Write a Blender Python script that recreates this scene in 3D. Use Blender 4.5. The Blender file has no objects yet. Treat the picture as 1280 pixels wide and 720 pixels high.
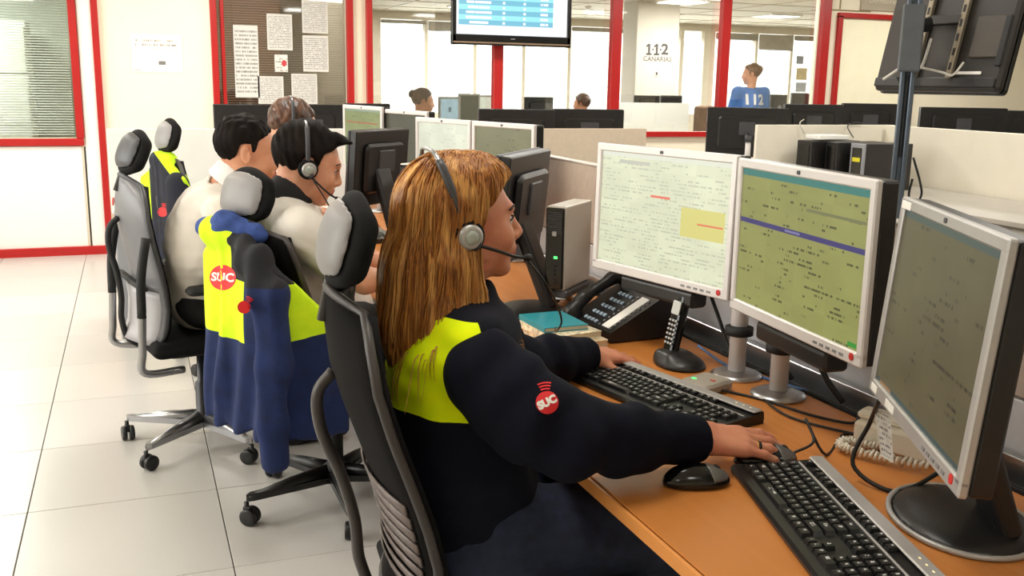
import bpy, bmesh, math, random
import numpy as np
from mathutils import Vector, Matrix
from mathutils.bvhtree import BVHTree

random.seed(7)
np.random.seed(7)
scene = bpy.context.scene
COL = scene.collection
PI = math.pi

# ------------------------------------------------------------------ camera
F_PX, PITCH, ROLL, YAW, CAM_H = 1227.6, .2056, .0171, .3693, 1.411
_fw = Vector((math.sin(YAW) * math.cos(PITCH), math.cos(YAW) * math.cos(PITCH), -math.sin(PITCH)))
_r0 = Vector((math.cos(YAW), -math.sin(YAW), 0))
_u0 = _r0.cross(_fw)
_rt = _r0 * math.cos(ROLL) + _u0 * math.sin(ROLL)
_up = _u0 * math.cos(ROLL) - _r0 * math.sin(ROLL)
cam_data = bpy.data.cameras.new('camera')
cam_data.sensor_width = 36.0
cam_data.lens = F_PX * 36.0 / 1280.0
cam_data.clip_start = 0.05
cam = bpy.data.objects.new('camera', cam_data)
COL.objects.link(cam)
m = Matrix((( _rt.x, _up.x, -_fw.x, 0), (_rt.y, _up.y, -_fw.y, 0), (_rt.z, _up.z, -_fw.z, CAM_H), (0, 0, 0, 1)))
cam.matrix_world = m
scene.camera = cam

# ------------------------------------------------------------------ world, daylight, exposure
vs = scene.view_settings
vs.view_transform = 'Standard'
vs.look = 'None'
vs.gamma = 1.0
vs.use_curve_mapping = False
vs.exposure = 0.0

world = bpy.data.worlds.new('sky')
scene.world = world
world.use_nodes = True
wn = world.node_tree.nodes
wn['Background'].inputs[0].default_value = (1.0, .99, .96, 1)
wn['Background'].inputs[1].default_value = 2.2


def area_light(name, loc, direction, sx, sy, power, color):
    d = bpy.data.lights.new(name, 'AREA')
    d.shape = 'RECTANGLE'
    d.size, d.size_y, d.energy, d.color = sx, sy, power, color
    o = bpy.data.objects.new(name, d)
    COL.objects.link(o)
    o.location = loc
    o.rotation_euler = Vector(direction).to_track_quat('-Z', 'Y').to_euler()
    return o


# daylight entering through the window openings of the left wall and of the far wall
area_light('daylight_window', (-3.35, 4.6, 1.65), (1, 0.1, -.22), 5.6, 1.4, 145, (1.0, .97, .92))
area_light('daylight_window', (9.5, 17.75, 1.5), (0, -1, -.1), 18.0, 1.6, 1000, (1.0, .98, .94))


# ------------------------------------------------------------------ pixel helpers (point of the photograph at a known real distance)
def ray(px, py):
    return _fw + _rt * ((px - 640) / F_PX) - _up * ((py - 360) / F_PX)


def atZ(px, py, z):
    d = ray(px, py)
    return Vector((0, 0, CAM_H)) + d * ((z - CAM_H) / d.z)


def atY(px, py, y):
    d = ray(px, py)
    return Vector((0, 0, CAM_H)) + d * (y / d.y)


def atX(px, py, x):
    d = ray(px, py)
    return Vector((0, 0, CAM_H)) + d * (x / d.x)


# ------------------------------------------------------------------ materials
MATS = {}


class NT:
    """tiny helper for writing node expressions"""
    def __init__(self, mat):
        mat.use_nodes = True
        self.t = mat.node_tree
        self.n = self.t.nodes
        self.l = self.t.links
        self.bsdf = self.n['Principled BSDF']

    def node(self, kind, **kw):
        nd = self.n.new(kind)
        for k, v in kw.items():
            setattr(nd, k, v)
        return nd

    def put(self, sock, v):
        if isinstance(v, bpy.types.NodeSocket):
            self.l.new(v, sock)
        elif v is not None:
            if sock.type == 'RGBA' and len(v) == 3:
                v = (*v, 1)
            sock.default_value = v

    def m(self, op, a, b=None, c=None):
        nd = self.node('ShaderNodeMath', operation=op)
        self.put(nd.inputs[0], a)
        if b is not None:
            self.put(nd.inputs[1], b)
        if c is not None:
            self.put(nd.inputs[2], c)
        return nd.outputs[0]

    def coords(self, kind='Object'):
        return self.node('ShaderNodeTexCoord').outputs[kind]

    def xyz(self, vec):
        s = self.node('ShaderNodeSeparateXYZ')
        self.l.new(vec, s.inputs[0])
        return s.outputs

    def vec(self, x, y, z):
        s = self.node('ShaderNodeCombineXYZ')
        self.put(s.inputs[0], x)
        self.put(s.inputs[1], y)
        self.put(s.inputs[2], z)
        return s.outputs[0]

    def scale(self, vec, s):
        nd = self.node('ShaderNodeVectorMath', operation='MULTIPLY')
        self.l.new(vec, nd.inputs[0])
        nd.inputs[1].default_value = s
        return nd.outputs[0]

    def noise(self, vec, scale, detail=3, rough=.55):
        nd = self.node('ShaderNodeTexNoise')
        nd.inputs['Scale'].default_value = scale
        nd.inputs['Detail'].default_value = detail
        nd.inputs['Roughness'].default_value = rough
        if vec is not None:
            self.l.new(vec, nd.inputs['Vector'])
        return nd.outputs[0]

    def mix(self, fac, a, b):
        nd = self.node('ShaderNodeMix', data_type='RGBA')
        self.put(nd.inputs[0], fac)
        self.put(nd.inputs[6], a)
        self.put(nd.inputs[7], b)
        return nd.outputs[2]

    def gt(self, a, b):
        return self.m('GREATER_THAN', a, b)

    def lt(self, a, b):
        return self.m('LESS_THAN', a, b)

    def mul(self, a, b):
        return self.m('MULTIPLY', a, b)

    def within(self, v, a, b):
        return self.mul(self.gt(v, a), self.lt(v, b))

    def rect(self, u, v, u0, u1, v0, v1):
        return self.mul(self.within(u, u0, u1), self.within(v, v0, v1))

    def ramp(self, v, lo, hi):
        nd = self.node('ShaderNodeMapRange')
        nd.inputs[1].default_value = lo
        nd.inputs[2].default_value = hi
        self.put(nd.inputs[0], v)
        return nd.outputs[0]

    def bump(self, h, strength=.3, dist=.002):
        nd = self.node('ShaderNodeBump')
        nd.inputs['Strength'].default_value = strength
        nd.inputs['Distance'].default_value = dist
        self.l.new(h, nd.inputs['Height'])
        self.l.new(nd.outputs[0], self.bsdf.inputs['Normal'])

    def setb(self, name, v):
        self.put(self.bsdf.inputs[name], v)


def srgb(r, g, b):
    f = lambda c: ((c / 255 + .055) / 1.055) ** 2.4 if c > 10 else c / 255 / 12.92
    return (f(r), f(g), f(b))


def M(name, col, rough=.5, metal=0.0, var=.12, vscale=8, bump=0, bscale=200, bdist=.001, coat=0, sheen=0, sss=0, spec=.5,
      emit=None, estr=0, stretch=(1, 1, 1)):
    """procedural material: base colour with slight noise variation and optional fine relief"""
    if name in MATS:
        return MATS[name]
    mt = bpy.data.materials.new(name)
    k = NT(mt)
    co = k.scale(k.coords('Object'), stretch)
    nz = k.noise(co, vscale)
    dark = tuple(c * (1 - var) for c in col)
    lite = tuple(min(1, c * (1 + var)) for c in col)
    k.setb('Base Color', k.mix(k.ramp(nz, .3, .7), dark, lite))
    k.setb('Roughness', rough)
    k.setb('Metallic', metal)
    k.setb('Specular IOR Level', spec)
    if coat:
        k.setb('Coat Weight', coat)
    if sheen:
        k.setb('Sheen Weight', sheen)
    if sss:
        k.setb('Subsurface Weight', sss)
        k.setb('Subsurface Radius', (.012, .005, .003))
        k.setb('Subsurface Scale', .6)
    if emit:
        k.setb('Emission Color', emit)
        k.setb('Emission Strength', estr)
    if bump:
        k.bump(k.noise(co, bscale, 2), bump, bdist)
    MATS[name] = mt
    return mt


def glass_mat(name, tint=(.97, .98, .97), gloss=.07):
    if name in MATS:
        return MATS[name]
    mt = bpy.data.materials.new(name)
    k = NT(mt)
    k.n.remove(k.bsdf)
    tr = k.node('ShaderNodeBsdfTransparent')
    tr.inputs[0].default_value = (*tint, 1)
    gl = k.node('ShaderNodeBsdfGlossy')
    gl.inputs['Roughness'].default_value = .03
    gl.inputs['Color'].default_value = (.9, .92, .92, 1)
    fr = k.node('ShaderNodeFresnel')
    fr.inputs[0].default_value = 1.35
    mx = k.node('ShaderNodeMixShader')
    k.l.new(k.m('ADD', fr.outputs[0], gloss), mx.inputs[0])
    k.l.new(tr.outputs[0], mx.inputs[1])
    k.l.new(gl.outputs[0], mx.inputs[2])
    k.l.new(mx.outputs[0], k.n['Material Output'].inputs[0])
    MATS[name] = mt
    return mt


# ------------------------------------------------------------------ mesh building
class MB:
    """collects shapes into one mesh"""
    def __init__(self):
        self.v, self.f, self.mi, self.sm = [], [], [], []
        self.uv = None

    def _add(self, vs_, fs, mi=0, smooth=False, M_=None):
        o = len(self.v)
        for p in vs_:
            p = Vector(p)
            self.v.append(tuple(M_ @ p if M_ is not None else p))
        for f in fs:
            self.f.append([i + o for i in f])
            self.mi.append(mi)
            self.sm.append(smooth)
        return self

    def box(self, c, s, M_=None, mi=0):
        x, y, z = c
        a, b, d = s[0] / 2, s[1] / 2, s[2] / 2
        vs_ = [(x + i * a, y + j * b, z + k * d) for i in (-1, 1) for j in (-1, 1) for k in (-1, 1)]
        return self._add(vs_, [(0, 1, 3, 2), (4, 6, 7, 5), (0, 4, 5, 1), (2, 3, 7, 6), (0, 2, 6, 4), (1, 5, 7, 3)], mi, False, M_)

    def rbox(self, c, s, r=.01, ch=.003, seg=4, axis='z', M_=None, mi=0, taper=1.0):
        """rounded rectangle prism along axis, chamfered rims"""
        ax = {'x': (1, 2, 0), 'y': (2, 0, 1), 'z': (0, 1, 2)}[axis]
        w, h, d = s[ax[0]] / 2, s[ax[1]] / 2, s[ax[2]] / 2
        r = min(r, w * .999, h * .999)
        ch = min(ch, d * .95)

        def ring(off, zz, k=1.0):
            out = []
            for (sx, sy, a0) in ((1, 1, 0), (-1, 1, 90), (-1, -1, 180), (1, -1, 270)):
                for i in range(seg + 1):
                    a = math.radians(a0 + 90 * i / seg)
                    rr = max(r - off, 1e-4)
                    px = sx * (w - r) + rr * math.cos(a)
                    py = sy * (h - r) + rr * math.sin(a)
                    if r < off:
                        px -= sx * (off - r)
                        py -= sy * (off - r)
                    q = [0, 0, 0]
                    q[ax[0]], q[ax[1]], q[ax[2]] = px * k, py * k, zz
                    out.append((q[0] + c[0], q[1] + c[1], q[2] + c[2]))
            return out
        n = 4 * (seg + 1)
        rings = [ring(ch, -d), ring(0, -d + ch), ring(0, d - ch, taper), ring(ch, d, taper)]
        vs_ = [p for rg in rings for p in rg]
        fs = [tuple(reversed(range(n))), tuple(range(3 * n, 4 * n))]
        for k in range(3):
            for i in range(n):
                j = (i + 1) % n
                fs.append((k * n + i, k * n + j, (k + 1) * n + j, (k + 1) * n + i))
        return self._add(vs_, fs, mi, False, M_)

    def tube(self, pts, r, seg=8, mi=0, M_=None, caps=True, flat=None, closed=False):
        pts = [Vector(p) for p in pts]
        n = len(pts)
        rs = r if isinstance(r, (list, tuple)) else [r] * n
        T = []
        for i in range(n):
            a = pts[(i - 1) % n] if (closed or i > 0) else pts[0]
            b = pts[(i + 1) % n] if (closed or i < n - 1) else pts[-1]
            t = (b - a)
            T.append(t.normalized() if t.length > 1e-9 else Vector((0, 0, 1)))
        up = Vector((0, 0, 1)) if abs(T[0].z) < .9 else Vector((1, 0, 0))
        nrm = (up - T[0] * up.dot(T[0])).normalized()
        vs_ = []
        for i in range(n):
            nrm = (nrm - T[i] * nrm.dot(T[i]))
            nrm = nrm.normalized() if nrm.length > 1e-6 else T[i].orthogonal().normalized()
            bi = T[i].cross(nrm)
            for k in range(seg):
                a = 2 * PI * k / seg
                fl = flat if flat else 1.0
                vs_.append(pts[i] + nrm * (math.cos(a) * rs[i] * fl) + bi * (math.sin(a) * rs[i]))
        fs = []
        for i in range(n if closed else n - 1):
            j2 = (i + 1) % n
            for k in range(seg):
                k2 = (k + 1) % seg
                fs.append((i * seg + k, i * seg + k2, j2 * seg + k2, j2 * seg + k))
        if caps and not closed:
            fs.append(tuple(reversed(range(seg))))
            fs.append(tuple(range((n - 1) * seg, n * seg)))
        return self._add(vs_, fs, mi, True, M_)

    def cyl(self, p0, p1, r0, r1=None, seg=16, mi=0, M_=None):
        return self.tube([p0, p1], [r0, r0 if r1 is None else r1], seg, mi, M_)

    def lathe(self, prof, seg=20, mi=0, M_=None, c=(0, 0, 0)):
        """prof: list of (r,z) about z axis"""
        vs_, fs = [], []
        for (r_, z) in prof:
            for k in range(seg):
                a = 2 * PI * k / seg
                vs_.append((c[0] + r_ * math.cos(a), c[1] + r_ * math.sin(a), c[2] + z))
        for i in range(len(prof) - 1):
            for k in range(seg):
                k2 = (k + 1) % seg
                fs.append((i * seg + k, i * seg + k2, (i + 1) * seg + k2, (i + 1) * seg + k))
        fs.append(tuple(reversed(range(seg))))
        fs.append(tuple(range((len(prof) - 1) * seg, len(prof) * seg)))
        return self._add(vs_, fs, mi, True, M_)

    def prism(self, poly, depth, M_=None, mi=0):
        """poly in local xy, extruded along z by depth"""
        n = len(poly)
        vs_ = [(x, y, 0) for x, y in poly] + [(x, y, depth) for x, y in poly]
        fs = [tuple(reversed(range(n))), tuple(range(n, 2 * n))]
        for i in range(n):
            j = (i + 1) % n
            fs.append((i, j, n + j, n + i))
        return self._add(vs_, fs, mi, False, M_)

    def grid(self, P, mi=0, thick=None, smooth=True, M_=None):
        """P[i][j] points; thick: offset vector (or array of points) for the other side"""
        ni, nj = len(P), len(P[0])
        vs_ = [Vector(P[i][j]) for i in range(ni) for j in range(nj)]
        idx = lambda i, j: i * nj + j
        fs = [(idx(i, j), idx(i, j + 1), idx(i + 1, j + 1), idx(i + 1, j)) for i in range(ni - 1) for j in range(nj - 1)]
        if thick is not None:
            o = len(vs_)
            t = Vector(thick)
            vs_ += [v + t for v in vs_[:o]]
            fs += [tuple(reversed([a + o for a in f])) for f in fs]
            bd = [idx(0, j) for j in range(nj)] + [idx(i, nj - 1) for i in range(1, ni)] + \
                 [idx(ni - 1, j) for j in range(nj - 2, -1, -1)] + [idx(i, 0) for i in range(ni - 2, 0, -1)]
            for a, b in zip(bd, bd[1:] + bd[:1]):
                fs.append((b, a, a + o, b + o))
        return self._add(vs_, fs, mi, smooth, M_)

    def build(self, name, mats, parent=None, loc=None, uvquad=False):
        me = bpy.data.meshes.new(name)
        me.from_pydata(self.v, [], self.f)
        if not isinstance(mats, (list, tuple)):
            mats = [mats]
        for mt in mats:
            me.materials.append(mt)
        me.polygons.foreach_set('material_index', self.mi)
        me.polygons.foreach_set('use_smooth', self.sm)
        if uvquad:
            uv = me.uv_layers.new(name='uv')
            for p in me.polygons:
                if len(p.loop_indices) == 4:
                    for li, c in zip(p.loop_indices, ((0, 0), (1, 0), (1, 1), (0, 1))):
                        uv.data[li].uv = c
        me.update()
        o = bpy.data.objects.new(name, me)
        COL.objects.link(o)
        if parent is not None:
            o.parent = parent
        if loc is not None:
            o.location = loc
        return o


def empty(name, loc=(0, 0, 0), rz=0, rot=None):
    o = bpy.data.objects.new(name, None)
    o.empty_display_size = .05
    COL.objects.link(o)
    o.location = loc
    o.rotation_euler = rot if rot else (0, 0, rz)
    return o


def tag(o, label, cat, group=None):
    o['label'] = label
    o['category'] = cat
    if group:
        o['group'] = group
    return o


def struct(o):
    o['kind'] = 'structure'
    return o


def copy_tree(o, parent=None):
    c = o.copy()
    COL.objects.link(c)
    if parent is not None:
        c.parent = parent
    for ch in list(o.children):
        copy_tree(ch, c)
    return c


def sub(name, me, parent, loc=(0, 0, 0), rot=(0, 0, 0), sc=None):
    """child object sharing mesh data"""
    o = bpy.data.objects.new(name, me)
    COL.objects.link(o)
    o.parent = parent
    o.location = loc
    o.rotation_euler = rot
    if sc:
        o.scale = sc
    return o


def text_mesh(body, size, align='CENTER', bold=0.0, extrude=0.0):
    cu = bpy.data.curves.new('text', 'FONT')
    cu.body = body
    cu.size = size
    cu.align_x = align
    cu.align_y = 'CENTER'
    cu.offset = bold
    cu.extrude = extrude
    cu.resolution_u = 3
    o = bpy.data.objects.new('text', cu)
    COL.objects.link(o)
    dg = bpy.context.evaluated_depsgraph_get()
    me = bpy.data.meshes.new_from_object(o.evaluated_get(dg))
    bpy.data.objects.remove(o)
    return me


def frame_from(n, up=(0, 0, 1)):
    """matrix whose z axis is n and y axis close to up"""
    n = Vector(n).normalized()
    up = Vector(up)
    x = up.cross(n).normalized()
    y = n.cross(x)
    return Matrix((x, y, n)).transposed()


def T(loc=(0, 0, 0), rx=0, ry=0, rz=0):
    return Matrix.Translation(loc) @ Matrix.Rotation(rz, 4, 'Z') @ Matrix.Rotation(ry, 4, 'Y') @ Matrix.Rotation(rx, 4, 'X')


def catmull(pts, n=6):
    pts = [Vector(p) for p in pts]
    out = []
    P = [pts[0] * 2 - pts[1]] + pts + [pts[-1] * 2 - pts[-2]]
    for i in range(1, len(P) - 2):
        p0, p1, p2, p3 = P[i - 1:i + 3]
        for k in range(n):
            t = k / n
            out.append(.5 * ((2 * p1) + (p2 - p0) * t + (2 * p0 - 5 * p1 + 4 * p2 - p3) * t * t + (3 * p1 - p0 - 3 * p2 + p3) * t ** 3))
    out.append(pts[-1])
    return out


# ------------------------------------------------------------------ signed distance modelling (bodies, cloth, soft shapes)
class SDF:
    def __init__(self, lo, hi, h):
        self.lo = np.array(lo, float)
        self.h = h
        self.n = np.ceil((np.array(hi, float) - self.lo) / h).astype(int) + 1
        self.V = np.full(self.n, 1.0, np.float32)
        self.ax = [(self.lo[i] + h * np.arange(self.n[i])).astype(np.float32) for i in range(3)]

    def _slc(self, lo, hi):
        a = np.clip(np.floor((np.array(lo) - self.lo) / self.h).astype(int), 0, self.n)
        b = np.clip(np.ceil((np.array(hi) - self.lo) / self.h).astype(int) + 1, 0, self.n)
        return tuple(slice(int(i), int(j)) for i, j in zip(a, b))

    def _pts(self, s):
        X, Y_, Z_ = np.meshgrid(self.ax[0][s[0]], self.ax[1][s[1]], self.ax[2][s[2]], indexing='ij')
        return X, Y_, Z_

    def op(self, fn, lo, hi, k, mode, fr=None):
        """fn(x,y,z) in the local frame fr=(R 3x3, origin)"""
        mgn = k + 3 * self.h
        lo = np.array(lo, float) - mgn
        hi = np.array(hi, float) + mgn
        if fr is not None:
            R, o = fr
            cs = np.array([[lo[0] if i & 1 else hi[0], lo[1] if i & 2 else hi[1], lo[2] if i & 4 else hi[2]] for i in range(8)])
            cw = cs @ np.array(R).T + np.array(o)
            lo, hi = cw.min(0), cw.max(0)
        s = self._slc(lo, hi)
        if any(q.stop <= q.start for q in s):
            return
        x, y, z = self._pts(s)
        if fr is not None:
            R = np.array(R, np.float32)
            x, y, z = x - o[0], y - o[1], z - o[2]
            x, y, z = (R[0, 0] * x + R[1, 0] * y + R[2, 0] * z, R[0, 1] * x + R[1, 1] * y + R[2, 1] * z, R[0, 2] * x + R[1, 2] * y + R[2, 2] * z)
        d = fn(x, y, z).astype(np.float32)
        a = self.V[s]
        if mode == 'sub':
            a, d = -a, d
        if mode == 'and':
            a, d = -a, -d
        if k > 1e-6:
            hh = np.maximum(k - np.abs(a - d), 0) / k
            r = np.minimum(a, d) - hh * hh * k * .25
        else:
            r = np.minimum(a, d)
        self.V[s] = -r if mode in ('sub', 'and') else r

    def ell(self, c, r, k=.01, mode='add', R=None, fr=None):
        r = np.array(r, float)
        c = np.array(c, float)
        if R is None:
            R = np.eye(3)
        R = np.array(R, float)
        if fr is not None:
            c = np.array(fr[0]) @ c + np.array(fr[1])
            R = np.array(fr[0]) @ R

        def fn(x, y, z):
            k0 = np.sqrt((x / r[0]) ** 2 + (y / r[1]) ** 2 + (z / r[2]) ** 2)
            k1 = np.sqrt((x / r[0] ** 2) ** 2 + (y / r[1] ** 2) ** 2 + (z / r[2] ** 2) ** 2) + 1e-9
            return k0 * (k0 - 1) / k1
        self.op(fn, -r, r, k, mode, (R, c))

    def cone(self, a, b, r0, r1=None, k=.01, mode='add', fr=None, flat=None):
        """capsule with radius r0 -> r1; flat=(axis vector, factor) squashes it across axis"""
        r1 = r0 if r1 is None else r1
        a = np.array(a, float)
        b = np.array(b, float)
        if fr is not None:
            a = np.array(fr[0]) @ a + np.array(fr[1])
            b = np.array(fr[0]) @ b + np.array(fr[1])
        ab = b - a
        L2 = float(ab @ ab) + 1e-12
        rm = max(r0, r1)
        if flat is not None:
            fv = np.array(flat[0], float)
            if fr is not None:
                fv = np.array(fr[0]) @ fv
            fv /= np.linalg.norm(fv)
            ff = flat[1]

        def fn(x, y, z):
            x, y, z = x - a[0], y - a[1], z - a[2]
            t = np.clip((x * ab[0] + y * ab[1] + z * ab[2]) / L2, 0, 1)
            x, y, z = x - t * ab[0], y - t * ab[1], z - t * ab[2]
            rr = r0 + (r1 - r0) * t
            if flat is not None:
                q = x * fv[0] + y * fv[1] + z * fv[2]
                g = (1 / ff - 1)
                x, y, z = x + fv[0] * q * g, y + fv[1] * q * g, z + fv[2] * q * g
                return (np.sqrt(x * x + y * y + z * z) - rr) * min(1, ff)
            return np.sqrt(x * x + y * y + z * z) - rr
        self.op(fn, np.minimum(a, b) - rm, np.maximum(a, b) + rm, k, mode)

    def chain(self, pts, rs, k=.01, **kw):
        for i in range(len(pts) - 1):
            self.cone(pts[i], pts[i + 1], rs[i], rs[i + 1], k, **kw)

    def box(self, c, s, r=.01, k=.01, mode='add', R=None, fr=None):
        s = np.array(s, float) / 2
        c = np.array(c, float)
        R = np.eye(3) if R is None else np.array(R, float)
        if fr is not None:
            c = np.array(fr[0]) @ c + np.array(fr[1])
            R = np.array(fr[0]) @ R

        def fn(x, y, z):
            qx, qy, qz = np.abs(x) - s[0] + r, np.abs(y) - s[1] + r, np.abs(z) - s[2] + r
            return np.sqrt(np.maximum(qx, 0) ** 2 + np.maximum(qy, 0) ** 2 + np.maximum(qz, 0) ** 2) + np.minimum(np.maximum(qx, np.maximum(qy, qz)), 0) - r
        self.op(fn, -s, s, k, mode, (R, c))

    def warp(self, fn):
        """V += fn(x,y,z) everywhere close to the surface"""
        i = np.nonzero(np.abs(self.V) < .06)
        x, y, z = self.ax[0][i[0]], self.ax[1][i[1]], self.ax[2][i[2]]
        self.V[i] += fn(x, y, z).astype(np.float32)

    def cut(self, fn, k=.004):
        """keep only where fn(x,y,z) < 0"""
        self.op(fn, self.lo, self.lo + self.n * self.h, k, 'and')

    def mesh(self):
        V = self.V
        S = V < 0
        n = self.n
        c = np.zeros(n - 1, np.int8)
        for i in (0, 1):
            for j in (0, 1):
                for k in (0, 1):
                    c += S[i:n[0] - 1 + i, j:n[1] - 1 + j, k:n[2] - 1 + k]
        act = (c > 0) & (c < 8)
        ids = np.full(n - 1, -1, np.int32)
        I = np.nonzero(act)
        N = len(I[0])
        ids[I] = np.arange(N)
        acc = np.zeros((N, 3))
        cnt = np.zeros(N)
        base = np.stack(I, 1)
        corners = [(i, j, k) for i in (0, 1) for j in (0, 1) for k in (0, 1)]
        for a in corners:
            for ax_ in range(3):
                if a[ax_]:
                    continue
                b = list(a)
                b[ax_] = 1
                va = V[I[0] + a[0], I[1] + a[1], I[2] + a[2]].astype(float)
                vb = V[I[0] + b[0], I[1] + b[1], I[2] + b[2]].astype(float)
                ok = (va < 0) != (vb < 0)
                t = np.where(ok, va / np.where(ok, va - vb, 1), 0)
                p = np.array(a, float) + np.zeros((N, 3))
                p[:, ax_] += t
                acc[ok] += p[ok]
                cnt[ok] += 1
        P = self.lo + self.h * (base + acc / cnt[:, None])
        Q = []
        for ax_ in range(3):
            u, w = (ax_ + 1) % 3, (ax_ + 2) % 3
            s0 = [slice(1, n[i] - 1) for i in range(3)]
            s1 = list(s0)
            s0[ax_] = slice(0, n[ax_] - 1)
            s1[ax_] = slice(1, n[ax_])
            A = S[tuple(s0)]
            B = S[tuple(s1)]
            E = np.nonzero(A != B)
            e = [E[i] + (0 if i == ax_ else 1) for i in range(3)]
            inside = A[E]

            def cell(du, dw):
                q = [e[0], e[1], e[2]]
                q[u] = q[u] - du
                q[w] = q[w] - dw
                return ids[tuple(q)]
            quad = np.stack([cell(1, 1), cell(0, 1), cell(0, 0), cell(1, 0)], 1)
            quad[~inside] = quad[~inside][:, ::-1]
            Q.append(quad)
        Q = np.concatenate(Q)
        Q = Q[(Q >= 0).all(1)]
        return P, Q


def np_mesh(name, P, Q, mats, parent=None, origin=(0, 0, 0), smooth=True, relax=0):
    P = np.array(P) - np.array(origin)
    if relax:
        e = np.concatenate([Q[:, [0, 1]], Q[:, [1, 2]], Q[:, [2, 3]], Q[:, [3, 0]]])
        for _ in range(relax):
            acc = np.zeros_like(P)
            cnt = np.zeros(len(P))
            np.add.at(acc, e[:, 0], P[e[:, 1]])
            np.add.at(acc, e[:, 1], P[e[:, 0]])
            np.add.at(cnt, e[:, 0], 1)
            np.add.at(cnt, e[:, 1], 1)
            P = P * .4 + .6 * acc / np.maximum(cnt, 1)[:, None]
    me = bpy.data.meshes.new(name)
    me.vertices.add(len(P))
    me.vertices.foreach_set('co', P.astype(np.float32).ravel())
    me.loops.add(len(Q) * 4)
    me.loops.foreach_set('vertex_index', Q.astype(np.int32).ravel())
    me.polygons.add(len(Q))
    me.polygons.foreach_set('loop_start', np.arange(0, len(Q) * 4, 4, dtype=np.int32))
    me.polygons.foreach_set('loop_total', np.full(len(Q), 4, np.int32))
    me.polygons.foreach_set('use_smooth', np.full(len(Q), smooth))
    for mt in (mats if isinstance(mats, (list, tuple)) else [mats]):
        me.materials.append(mt)
    me.update(calc_edges=True)
    o = bpy.data.objects.new(name, me)
    COL.objects.link(o)
    if parent is not None:
        o.parent = parent
    else:
        o.location = origin
    return o


def sdf_obj(s, name, mats, parent=None, origin=(0, 0, 0), relax=1):
    P, Q = s.mesh()
    return np_mesh(name, P, Q, mats, parent, origin, True, relax)
# ------------------------------------------------------------------ the room
YW = 8.55          # glazed wall between the two rooms
YF = 17.5          # far window wall
CEIL = 2.62
wall_m = M('painted cream wall', srgb(246, 238, 215), .55, var=.02, vscale=2)
white_m = M('white laminate panel', srgb(246, 245, 240), .38, var=.015, vscale=3)
red_m = M('red lacquered frame', srgb(176, 20, 20), .38, var=.06, vscale=5)
joint_m = M('dark joint', srgb(40, 40, 42), .7)
ceil_m = M('off white ceiling', srgb(238, 230, 210), .8, var=.04, vscale=6)
glass_m = glass_mat('clear pane')
alu_m = M('brushed aluminium', srgb(190, 190, 192), .32, 1.0, var=.05, vscale=30)
silver_m = M('silver plastic', srgb(176, 174, 172), .38, .35, var=.04, vscale=20)
black_m = M('black plastic', srgb(24, 23, 24), .38, var=.2, vscale=30, bump=.05, bscale=600)
gloss_black_m = M('glossy black plastic', srgb(14, 13, 14), .16, var=.2)
rubber_m = M('matt black rubber', srgb(20, 20, 21), .65, var=.2)
grey_m = M('mid grey plastic', srgb(128, 128, 130), .42, var=.06)
dgrey_m = M('dark grey plastic', srgb(62, 62, 66), .45, var=.1)
paper_m = M('white paper', srgb(240, 238, 232), .8, var=.02)

# floor: base slab with tiles laid on it
tile_mats = []
for i in range(3):
    tm = bpy.data.materials.new('speckled floor tile')
    k = NT(tm)
    co = k.coords('Object')
    sp = k.noise(co, 260, 2)
    cl = k.noise(co, 3, 3)
    base = [srgb(203, 200, 196), srgb(198, 195, 191), srgb(208, 204, 199)][i]
    c1 = k.mix(k.ramp(sp, .35, .65), tuple(c * .9 for c in base), base)
    c2 = k.mix(k.ramp(cl, .3, .7), c1, k.mix(.5, c1, tuple(c * .93 for c in base)))
    k.setb('Base Color', c2)
    k.setb('Roughness', k.m('ADD', .26, k.mul(sp, .05)))
    k.setb('Specular IOR Level', .55)
    tile_mats.append(tm)
grout_m = M('dark tile joint', srgb(92, 84, 76), .8)
fl = MB().box((8.0, 7.4, -.056), (23.0, 20.9, .1)).build('floor', M('grey screed under the tiles', srgb(95, 88, 80), .8))
struct(fl)
tb = MB().rbox((0, 0, -.003), (.5965, .5965, .006), .002, .0012, 1)
tile_o = tb.build('tile', tile_mats[0])
tile_me = [tile_o.data]
bpy.data.objects.remove(tile_o)
for tm in tile_mats[1:]:
    c = tile_me[0].copy()
    c.materials.clear()
    c.materials.append(tm)
    tile_me.append(c)
X0T, Y0T = -0.3897, 3.3767
for i in range(-5, 11):
    for j in range(-9, 9):
        x = X0T + .6 * (i + .5)
        y = Y0T + .6 * (j + .5)
        if y + .3 > YW + .02 or x < -3.2 or (x > 3.5 and y < 2.5):
            continue
        sub('tile', random.choice(tile_me), fl, (x, y, 0))
# the last narrow row against the glazed wall
for i in range(-5, 11):
    x = X0T + .6 * (i + .5)
    if x > -3.2:
        d = YW - (Y0T + .6 * 8)
        if d > .02:
            sub('tile', tile_me[0], fl, (x, Y0T + .6 * 8 + d / 2, 0), sc=(1, d / .6, 1))

struct(MB().box((8.0, 7.4, CEIL + .05), (23.0, 20.9, .1)).build('ceiling', ceil_m))

# ceiling grid tees in the far room
tee = MB()
for y in np.arange(9.2, 17.5, 1.2):
    tee.box((9.5, float(y), CEIL - .004), (17.0, .03, .008))
for x in np.arange(1.8, 18.0, 1.2):
    tee.box((float(x), 13, CEIL - .004), (.03, 8.6, .008))
t_ = struct(tee.build('trim_1', M('beige ceiling tee', srgb(205, 192, 168), .6)))


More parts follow.
